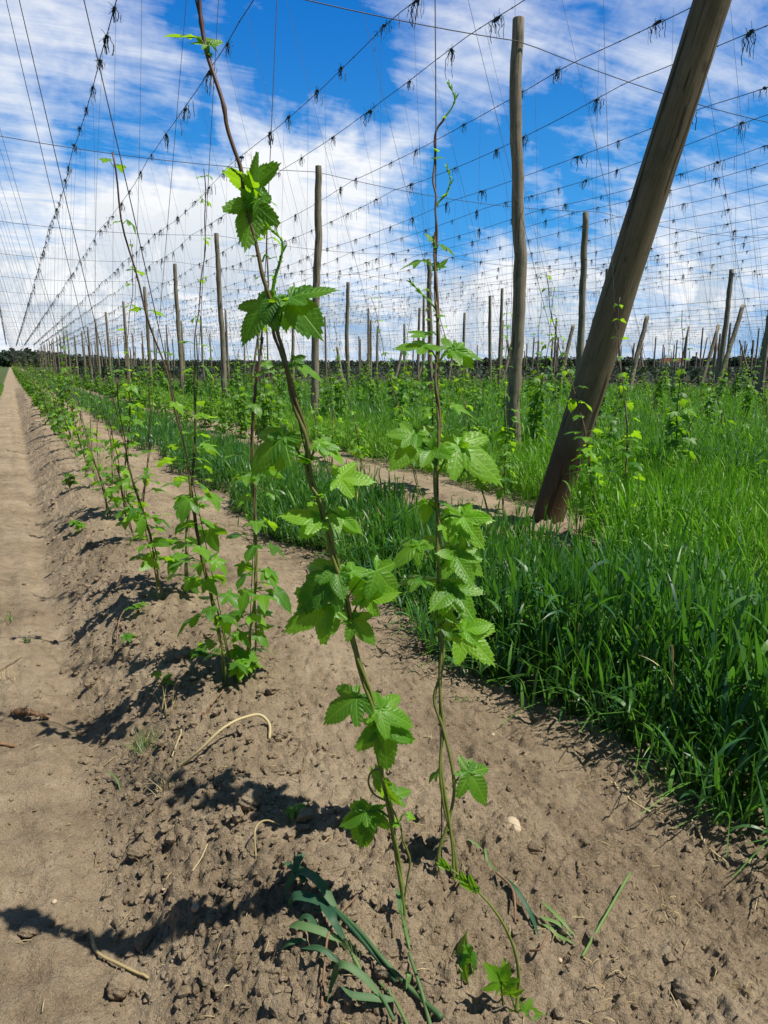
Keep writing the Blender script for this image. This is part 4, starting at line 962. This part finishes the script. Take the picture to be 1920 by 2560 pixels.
stalk([(795, 2240, .01), (828, 2262, .012), (850, 2298, .004)], .0032, 'short brown twig above the cut rye', 'twig', M_TWIG, 'dry_twig')
stalk([(1240, 2190, .012), (1275, 2225, .015), (1290, 2305, .004)], .0034, 'brown root piece right of the runner', 'twig', M_TWIG, 'dry_twig')
stalk([(1525, 1960, .01), (1575, 2000, .008), (1626, 2034, .004)], .0035, 'pale flat straw on the soil at right', 'straw', M_STRAW, 'straw', .9)
stalk([(1728, 2055, .01), (1745, 2090, .01), (1760, 2110, .004)], .0032, 'short pale straw near the rye edge at right', 'straw', M_STRAW, 'straw', .7)
stalk([(1772, 2125, .006), (1815, 2160, .006)], .0028, 'thin straw piece below the grass tuft at right', 'straw', M_STRAW, 'straw', .6)
stalk([(1325, 2385, .01), (1345, 2400, .03), (1368, 2375, .05)], .0030, 'dark broken stub sticking up near the runner', 'stub', M_TWIG, 'dry_stub')
stalk([(640, 2150, .01), (640, 2110, .05), (668, 2072, .03), (700, 2068, .01)], .0028, 'pale arched stem on the ridge flank', 'dry stalk', M_STRAW, 'dry_stalk', .4)
stalk([(482, 2190, .004), (500, 2160, .012), (520, 2122, .006)], .0018, 'thin pale straw on the shaded flank', 'straw', M_STRAW, 'straw', .9)
stalk([(590, 1580, .01), (560, 1620, .05), (545, 1655, .01)], .0028, 'curved brown root beside the second clump', 'root', M_TWIG, 'dry_root')
stalk([(330, 1500, .01), (305, 1560, .06), (290, 1640, .01)], .0036, 'arched reddish root on the left flank', 'root', M_TWIG, 'dry_root')
stalk([(30, 1790, .02), (60, 1800, .035), (100, 1802, .03), (124, 1800, .015)], .016, 'thick gnarled brown root piece on the path', 'root', M_TWIG, 'gnarled_root', 0, 8, .6)
stalk([(0, 1862, .006), (40, 1870, .008)], .008, 'dark stick at the left edge of the path', 'stick', M_TWIG, 'dry_stick')
stalk([(0, 1680, .01), (30, 1662, .012), (55, 1645, .006)], .003, 'brown twig at the left edge near a dry grass tuft', 'twig', M_TWIG, 'dry_twig')
stalk([(505, 1792, .008), (535, 1765, .03), (560, 1735, .02)], .003, 'short brown twig above the pale stalk', 'twig', M_TWIG, 'dry_twig')
stalk([(430, 1895, .006), (450, 1850, .012), (456, 1838, .006)], .0035, 'flat pale straw left of the bent stalk', 'straw', M_STRAW, 'straw', .7)
def blade(mb, px, w, tint, S=14, twist=.3):
    c = spline(on_soil(px), S); d = np.gradient(c, axis=0); d /= np.linalg.norm(d, axis=1)[:, None]
    c[:, 2] = np.maximum(c[:, 2], soil_z(c[:, 0], c[:, 1])+.004)
    toc = CAM-c; toc /= np.linalg.norm(toc, axis=1)[:, None]; sd = np.cross(d, toc+np.array([0, 0, 1.])+twist*rt); sd /= np.linalg.norm(sd, axis=1)[:, None]
    u = np.linspace(0, 1, S); W = .95*w*np.minimum(1, (1-u)*3+.05)*np.minimum(1, u*3+.5)
    nn = np.cross(sd, d); nn *= np.sign(nn[:, 2:]+1e-9)
    # folded blade: three rails so it has a keel
    V = np.stack([c-sd*W[:, None]*.5+nn*W[:, None]*.14, c, c+sd*W[:, None]*.5+nn*W[:, None]*.14], 1).reshape(-1, 3)
    b = np.arange(S-1)*3; q = np.r_[np.stack([b, b+1, b+4, b+3], -1), np.stack([b+1, b+2, b+5, b+4], -1)]
    mb.add(V, q, None, tint)
def cut_rye():
    base = pg(960, 2420); root = empty('cut_rye_sheaf', base, 'sheaf of cut blue-green rye stalks lying across the soil in front', 'cut rye')
    def st(px, r, tint, nm='stalk'):
        mb = MB(); S = spline(on_soil(px), 40); S[:, 2] = np.maximum(S[:, 2], soil_z(S[:, 0], S[:, 1])+r*.8); tube(mb, S, np.linspace(r*.75, r, 40), 8, tint); _child(mb, nm, M_CUT, root, base)
    st([(838, 2312, .05), (900, 2375, .045), (964, 2432, .03), (1029, 2485, .012), (1105, 2555, .008)], .0062, .35)
    st([(820, 2300, .05), (880, 2365, .05), (950, 2438, .03), (990, 2465, .012)], .0058, .1)
    st([(870, 2355, .04), (925, 2400, .03), (985, 2450, .01)], .005, .2)
    st([(1022, 2400, .02), (1042, 2460, .02), (1060, 2520, .02), (1076, 2575, .01)], .0052, .55)
    st([(905, 2465, .02), (950, 2515, .03), (985, 2570, .02)], .0045, .4)
    st([(948, 2465, .01), (985, 2510, .012), (1020, 2575, .01)], .004, .7)
    bl = [([(840, 2312, .05), (790, 2255, .07), (745, 2240, .065), (718, 2252, .05), (716, 2268, .02)], .026, .3), ([(830, 2308, .04), (775, 2285, .05), (735, 2275, .04), (720, 2285, .01)], .026, .05), ([(770, 2245, .05), (740, 2210, .05), (715, 2180, .03), (708, 2164, .01)], .015, .25), ([(745, 2235, .06), (745, 2200, .06), (765, 2165, .04)], .022, .12),
          ([(760, 2250, .05), (752, 2215, .05), (735, 2190, .03)], .018, .3), ([(855, 2370, .02), (800, 2362, .04), (745, 2352, .045), (715, 2345, .03)], .021, .5), ([(855, 2430, .02), (805, 2400, .03), (752, 2388, .02)], .015, .2), ([(795, 2350, .03), (765, 2325, .04), (738, 2330, .02)], .016, .15), ([(765, 2368, .02), (730, 2372, .02), (698, 2384, .01)], .014, .2),
          ([(860, 2372, .03), (830, 2340, .05), (800, 2300, .05)], .020, .08), ([(840, 2350, .05), (815, 2310, .05), (790, 2290, .03)], .02, .0),
          ([(950, 2512, .03), (900, 2490, .06), (855, 2475, .07), (835, 2490, .05), (818, 2515, .01)], .018, .45), ([(985, 2518, .02), (930, 2530, .03), (880, 2525, .05), (850, 2500, .04)], .017, .35), ([(1003, 2330, .05), (995, 2280, .06), (988, 2245, .03)], .013, .45)]
    for px, w, tn in bl:
        mb = MB(); blade(mb, px, w, tn); _child(mb, 'blade', M_CUT, root, base)
    for (a, b_) in (((1024, 2402), (1004, 2330)), ((905, 2460), (876, 2420))):
        A, Bq = pg(*a, .03), pg(*b_, .055); mb = MB(); u = np.linspace(0, 1, 16)[:, None]; S = A+(Bq-A)*u; tube(mb, S, .0055*np.sin(np.linspace(.4, 3., 16))*(1+.2*np.sin(np.arange(16)*2.6)), 7, .75)
        for i in range(22):
            p = S[RS.randint(16)]; d = nrm(Bq-A)+RS.normal(0, .18, 3); tube(mb, np.array([p, p+d*.05]), np.array([.0006, .0002]), 3, 1., False)
        _child(mb, 'ear', M_CUT, root, base)
    mb = MB(); c = pg(1017, 2478, .02)
    for q in range(3): blade(mb, [(1010+q*4, 2460, .03), (1022, 2470, .04), (1015, 2492, .02)], .01, .9, 8)
    _child(mb, 'leaf_knot', M_CUT, root, base)
cut_rye()
def lone_blade(px, w, tint, label):
    mb = MB(); 
    for p in px: blade(mb, p, w, tint)
    c = pg(*px[0][0][:2]); tag(mb.build('cut_rye', M_CUT, loc=c), label, 'rye blade')
lone_blade([[(1258, 2205, .01), (1290, 2240, .02), (1320, 2290, .02), (1348, 2350, .006)]], .013, .05, 'blue-green cut rye blade right of the runner')
lone_blade([[(1350, 2300, .01), (1400, 2330, .015), (1430, 2350, .006)], [(1355, 2265, .01), (1400, 2310, .015), (1440, 2350, .006)], [(1352, 2305, .006), (1390, 2345, .008), (1440, 2365, .004)]], .010, .95, 'yellow-green shredded rye leaves on the soil left of the green stick')
lone_blade([[(1170, 2105, .01), (1195, 2130, .02), (1225, 2160, .015), (1250, 2195, .006)]], .008, .7, 'wilted yellowish rye strip above the blue-green blade')
lone_blade([[(265, 1945, .03), (290, 1955, .02), (302, 1985, .004)]], .007, .7, 'pale seedling blade on the left flank near the path')

# tufts and seedlings that can be told apart
def tuft(px, n, h, w, tint, label, name='grass_tuft', mat=None, spread=.03, cat='grass tuft', bend=1.2):
    rs = np.random.RandomState(int(px[0])); p = pg(*px); mb = MB(); S = 6; u = np.linspace(0, 1, S)
    a = rs.rand(n)*6.28; L = h*rs.uniform(.5, 1.2, n); el = rs.uniform(.7, 1.5, n); ang = el[:, None]-bend*rs.rand(n)[:, None]*u[None]
    r0 = rs.normal(0, spread, (n, 2)); cx = np.cumsum(np.cos(ang), 1)/S; cz = np.cumsum(np.sin(ang), 1)/S
    C = np.stack([r0[:, :1]+np.cos(a)[:, None]*cx*L[:, None], r0[:, 1:]+np.sin(a)[:, None]*cx*L[:, None], cz*L[:, None]-.005], -1)
    ribbons(mb, C, np.stack([-np.sin(a), np.cos(a), np.zeros(n)], -1), np.full((n, S), w)*np.linspace(1.1, .1, S)[None], np.clip(rs.normal(tint, .2, n), 0, 1))
    o = mb.build(name, mat or M_WEED); o.location = p; tag(o, label, cat)
tuft((372, 1860), 70, .10, .0035, .8, 'trampled tuft of grass with roots on the left flank', spread=.035)
tuft((415, 1790), 9, .12, .006, .9, 'bleached dry stub standing on the grass tuft', 'dry_stub', M_STRAW, .012, 'stub', .2)
tuft((412, 1975), 26, .11, .0035, .5, 'dry straw-coloured tuft at the ridge flank', 'dry_tuft', M_STRAW, .02, 'dry tuft')
tuft((22, 1555), 20, .09, .004, .5, 'small green grass tuft on the path at left edge', spread=.015)
tuft((70, 1603), 14, .05, .006, .2, 'small dark weed on the path', 'weed', None, .012, 'weed')
tuft((1150, 1756), 30, .035, .006, .8, 'small bright green weed on the soil right of the vine pair', 'weed', None, .02, 'weed')
tuft((1705, 1985), 46, .16, .005, .75, 'ragged green grass clump at the edge of the rye at right', spread=.05)
tuft((1780, 2060), 18, .13, .005, .7, 'sparse pulled grass stems below the ragged clump', spread=.02)
tuft((15, 1700), 26, .10, .003, .3, 'brown dry grass tuft at the left edge of the path', 'dry_tuft', M_STRAW, .03, 'dry tuft')
tuft((1660, 2270), 26, .05, .003, .2, 'tangle of brown rootlets on the soil at right', 'root_tangle', M_STRAW, .03, 'roots', 2.5)
tuft((1520, 2440), 22, .06, .003, .2, 'small tangle of brown roots right of the runner', 'root_tangle', M_STRAW, .04, 'roots', 2.5)
def seedling(px, n, s, label, tint=.5, h=.08):
    p = pg(*px); rs = np.random.RandomState(int(px[0]+px[1])); root = empty('hop_seedling', p, label, 'hop seedling'); mb = MB(); ml = MB()
    for i in range(n):
        a = rs.rand()*6.28; q = np.array([math.cos(a)*.04, math.sin(a)*.04, h*rs.uniform(.5, 1.2)])
        tube(mb, spline([np.zeros(3), q*np.array([.3, .3, .6]), q], 8), .002, 5, .05)
        for k in range(2): leaf_into(ml, LT_MID[rs.randint(5)], q, np.array([math.cos(a+k*2.5), math.sin(a+k*2.5), -.2]), np.array([0, 0, 1.])+rs.normal(0, .3, 3), s*rs.uniform(.7, 1.2), tint)
    for m_, nm, mt in ((mb, 'stem', M_STEM), (ml, 'foliage', M_LEAF)):
        o = bpy.data.objects.new(nm, m_.mesh(nm, mt)); COL.objects.link(o); o.parent = root
seedling((722, 2030), 3, .035, 'tiny hop seedling left of the front vine stems', .6, .07)
seedling((520, 1640), 5, .06, 'low hop shoots hugging the soil left of the second clump', .2, .06)
seedling((610, 1690), 8, .055, 'fresh light green shoots at the foot of the second clump', .6, .10)
seedling((325, 1600), 4, .05, 'small dark hop shoot on the left flank', .15, .05)
seedling((345, 1535), 4, .045, 'small hop shoot beside the arched root', .3, .06)
seedling((195, 1330), 8, .06, 'low bright hop shoot on the flank by the furrow', .5, .08)
seedling((175, 1225), 12, .075, 'dark bushy hop shoot at the edge of the furrow', .15, .16)
seedling((410, 1720), 3, .04, 'small shoot with a thin arched stem on the left flank', .4, .05)

# ------------------------------------------------------------------ far forest and houses
def forest():
    mb = MB(); rs = np.random.RandomState(9)
    def crown(c, w, h, n):
        d = rs.normal(0, 1, (n, 3)); d /= np.linalg.norm(d, axis=1)[:, None]; r = rs.uniform(.55, 1., n)**.6; p = c+d*r[:, None]*np.array([w, w, h])
        nn = d+rs.normal(0, .5, (n, 3)); a = np.cross(nn, rs.normal(0, 1, (n, 3))); a /= np.linalg.norm(a, axis=1)[:, None]; b = np.cross(nn, a); b /= np.linalg.norm(b, axis=1)[:, None]
        s = (w*.24*rs.uniform(.6, 1.4, n))[:, None]; V = np.stack([p-a*s-b*s*.6, p+a*s-b*s*.5, p+a*s*.6+b*s, p-a*s*.7+b*s*.8], 1).reshape(-1, 3)
        mb.add(V, np.arange(n*4).reshape(-1, 4), None, np.repeat(np.clip(rs.normal(.4, .3, n), 0, 1), 4))
    for px in np.arange(-40, 1960, 3.4):
        hpx = np.interp(px, [-40, 60, 150, 230, 300, 420, 560, 900, 1150, 1260, 1400, 1600, 1700, 1790, 1860, 1960], [38, 40, 34, 28, 22, 18, 17, 16, 16, 22, 24, 22, 16, 22, 26, 24])
        d = 620 if px < 420 else 760
        for row in range(2):
            dd = d+row*30+rs.uniform(-15, 15); g = at(px+rs.uniform(-4, 4), 914, dd); H = hpx*dd/F*rs.uniform(.72, 1.15)
            crown(np.array([g[0], g[1], H*.52]), max(2.2, H*.36)*rs.uniform(.8, 1.3), H*.5, 46)
    for px in (1215, 1222, 1735, 1850, 1865, 1840):
        dd = 420; g = at(px, 914, dd); H = rs.uniform(26, 36)*dd/F*.8; crown(np.array([g[0], g[1], H*.6]), H*.38, H*.45, 160)
    tag(mb.build('far_forest', M_FOREST, smooth=False), 'dark band of trees along the horizon', 'forest', kind='stuff')
forest()
def far_rows():
    mb = MB(); rs = np.random.RandomState(31); N = 26000
    x = np.round(rs.uniform(36, 150, N)/3.1)*3.1+rs.normal(0, .25, N); y = rs.uniform(15, 190, N); x2 = np.round(rs.uniform(8, 36, N)/3.1)*3.1+rs.normal(0, .25, N); y2 = rs.uniform(78, 190, N)
    sel = rs.rand(N) < .3; x = np.where(sel, x2, x); y = np.where(sel, y2, y); k = vis(x, y, 20); x, y = x[k], y[k]; n = len(x)
    c = np.stack([x, y, rs.uniform(.05, 1.35, n)**1.1], -1); a = rs.normal(0, 1, (n, 3)); a /= np.linalg.norm(a, axis=1)[:, None]; b = np.cross(a, rs.normal(0, 1, (n, 3))); b /= np.linalg.norm(b, axis=1)[:, None]; q = rs.uniform(.14, .34, n)[:, None]
    mb.add(np.stack([c-a*q, c+b*q*.6, c+a*q, c-b*q*.6], 1).reshape(-1, 3), np.arange(n*4).reshape(-1, 4), None, np.repeat(np.clip(rs.normal(.35, .3, n), 0, 1), 4))
    tag(mb.build('far_hop_rows', M_FOREST, smooth=False), 'dark band of hop rows beyond the field edge', 'hop rows', kind='stuff')
far_rows()
def house(px, d, w, l, h, rh, label):
    g = at(px, 914, d); root = empty('house', (g[0], g[1], 0), label, 'house'); root.rotation_euler = (0, 0, -YAW+.5)
    mb = MB(); x, y = w/2, l/2
    V = np.array([[-x, -y, 0], [x, -y, 0], [x, y, 0], [-x, y, 0], [-x, -y, h], [x, -y, h], [x, y, h], [-x, y, h], [0, -y, h+rh], [0, y, h+rh]])
    mb.add(V, [[0, 1, 5, 4], [1, 2, 6, 5], [2, 3, 7, 6], [3, 0, 4, 7]], [[4, 5, 8], [6, 7, 9]]); o = mb.build('wall', M_WALL, root, False)
    mb = MB(); e = .5; t = .25
    for s in (-1, 1):
        P = np.array([[s*(x+e), -y-e, h-e*rh/x], [s*(x+e), y+e, h-e*rh/x], [0, y+e, h+rh], [0, -y-e, h+rh]]); Q = P+[0, 0, t]
        mb.add(np.r_[P, Q], [[0, 1, 2, 3], [4, 5, 6, 7], [0, 1, 5, 4], [1, 2, 6, 5], [2, 3, 7, 6], [3, 0, 4, 7]])
    mb.build('roof', M_ROOF, root, False)
    mb = MB()
    for k in (-.3, .3):
        mb.add(np.array([[k*w-.6, -y-.06, 1.2], [k*w+.6, -y-.06, 1.2], [k*w+.6, -y-.06, 2.6], [k*w-.6, -y-.06, 2.6]])+0., [[0, 1, 2, 3]])
    mb.build('window', M_WIRE, root, False)
house(1694, 690, 9, 12, 5., 4, 'tiny house with orange roof among far trees at right')
house(1668, 705, 10, 13, 5., 4.5, 'second tiny red-roofed house left of the other')

# ------------------------------------------------------------------ light and sky
SUN_EL = math.radians(62); SUN_AZ = math.radians(130)     # clockwise from +Y
sd = np.array([math.sin(SUN_AZ)*math.cos(SUN_EL), math.cos(SUN_AZ)*math.cos(SUN_EL), math.sin(SUN_EL)])
sl = bpy.data.lights.new('sun', 'SUN'); sl.energy = 5.0; sl.angle = math.radians(.53); sl.color = (1., .955, .88)
so = bpy.data.objects.new('sun', sl); COL.objects.link(so); so.rotation_euler = Vector(tuple(sd)).to_track_quat('Z', 'Y').to_euler(); so.location = (20, -20, 60)
w = bpy.data.worlds.new("World"); scene.world = w; w.use_nodes = True; t = NT(w.node_tree)
bg = w.node_tree.nodes['Background']; bg.inputs[1].default_value = .1
sky = t.node('ShaderNodeTexSky', sky_type='NISHITA'); sky.sun_disc = False; sky.sun_elevation = SUN_EL; sky.sun_rotation = SUN_AZ; sky.air_density = 1.1; sky.dust_density = .3; sky.ozone_density = 2.2
tc = t.node('ShaderNodeTexCoord'); D = tc.outputs['Generated']
sx = t.node('ShaderNodeSeparateXYZ'); t.lk(D, sx.inputs[0])
zc = t.math('ADD', t.math('MAXIMUM', sx.outputs[2], 0.), .10)
cv = t.node('ShaderNodeCombineXYZ'); t.lk(t.math('DIVIDE', sx.outputs[0], zc), cv.inputs[0]); t.lk(t.math('DIVIDE', sx.outputs[1], zc), cv.inputs[1])
mp = t.node('ShaderNodeMapping'); t.lk(cv.outputs[0], mp.inputs[0]); mp.inputs['Rotation'].default_value = (0, 0, .9); mp.inputs['Scale'].default_value = (.42, 1.5, 1)
n1 = t.noise(mp.outputs[0], 1.1, 7, .58, .7); n2 = t.noise(mp.outputs[0], 3.4, 9, .66, 1.1); n3 = t.noise(cv.outputs[0], 9., 6, .6, .3)
wisp = t.math('ADD', t.math('MULTIPLY', n1, .44), t.math('ADD', t.math('MULTIPLY', n2, .38), t.math('MULTIPLY', n3, .18)))
cov = t.math('ADD', t.math('MULTIPLY', t.math('SUBTRACT', wisp, .5), 1.45), .505)
# warped direction for the larger cloud masses
nv = t.noise(D, 6., 5, .6, 0, 'Color'); nv = t.vmath('SUBTRACT', nv, (.5, .5, .5)); Dw = t.vmath('NORMALIZE', t.vmath('ADD', D, t.vmath('SCALE', nv, scale=.28)))
blobs = [ # display px (1659 wide), radius px, weight
 (860, 45, 200, -.20), (700, 25, 160, -.16), (640, 205, 120, -.22), (470, 120, 90, -.14), (330, 235, 150, -.26), (230, 310, 110, -.20), (760, 225, 90, -.12), (1120, 330, 190, -.22), (1250, 370, 160, -.16), (980, 430, 140, -.14), (1600, 380, 120, -.16), (1010, 480, 120, -.10), (500, 630, 110, -.07), (900, 560, 110, -.07), (1440, 470, 120, -.07), (430, 280, 80, -.12),
 (560, 165, 110, .17), (500, 195, 60, .10), (900, 95, 190, .18), (1060, 130, 110, .10), (110, 90, 200, .10), (250, 60, 140, .10), (620, 330, 170, .07), (800, 320, 150, .03), (180, 450, 200, .15), (450, 460, 180, .16), (1300, 110, 170, .07), (1480, 230, 200, .06), (1195, 412, 48, .22), (700, 470, 170, .12), (1040, 620, 170, .14), (1340, 640, 200, .15), (90, 700, 150, .16), (400, 720, 250, .12), (800, 690, 300, .10), (1550, 560, 140, .10)]
for (x, y, r, wt) in blobs:
    d = nrm(ray(x*1920/1659, y*1920/1659)); ang = r*1920/1659/F
    dp = t.vmath('DOT_PRODUCT', Dw, tuple(d)); m_ = t.maprange(dp, math.cos(ang*1.35), math.cos(ang*.25), 0, wt*(.72 if wt < 0 else 1.)); cov = t.math('ADD', cov, m_)
low = t.maprange(sx.outputs[2], .02, .30, .10, 0.); cov = t.math('ADD', cov, low)
inview = t.vmath('DOT_PRODUCT', D, tuple(fw)); cov = t.math('SUBTRACT', cov, t.maprange(inview, .68, .45, 0, .30))  # made-up clearing: cloud thinned in the unseen sky to cut ambient light
a = t.math('POWER', t.maprange(cov, .40, .80, 0, 1, False), 1.15)
# cumulus shading near the horizon
cu = t.noise(Dw, 14., 7, .6); shade = t.maprange(cu, .40, .62, 0, 1); lowm = t.maprange(sx.outputs[2], .05, .28, 1, 0)
ccol = t.mix(t.math('MULTIPLY', lowm, t.math('SUBTRACT', 1., shade)), (8.2, 8.25, 8.3), (4.6, 5.3, 6.1))
dens = t.maprange(n2, .35, .65, .0, .22); ccol = t.mix(dens, ccol, (6.3, 7.0, 7.8))
hs = t.node('ShaderNodeHueSaturation'); hs.inputs['Saturation'].default_value = 1.45; hs.inputs['Value'].default_value = .9; t.lk(sky.outputs[0], hs.inputs['Color'])
skyc = t.mix(.9, hs.outputs[0], t.mix(t.maprange(sx.outputs[2], .05, .5, 0, 1), (.55, 3.3, 7.4), (.03, 1.32, 5.0)))
skyc = t.mix(t.maprange(inview, .68, .40, 0, 1), skyc, (.55, 1.1, 2.2))  # unseen sky given a darker, duller blue to weaken the ambient fill
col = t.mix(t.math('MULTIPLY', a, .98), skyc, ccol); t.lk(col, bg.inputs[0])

scene.view_settings.view_transform = 'Standard'; scene.view_settings.look = 'None'; scene.view_settings.exposure = .30; scene.view_settings.gamma = 1.
scene.view_settings.use_curve_mapping = False
scene.cycles.max_bounces = 8; scene.cycles.transparent_max_bounces = 8
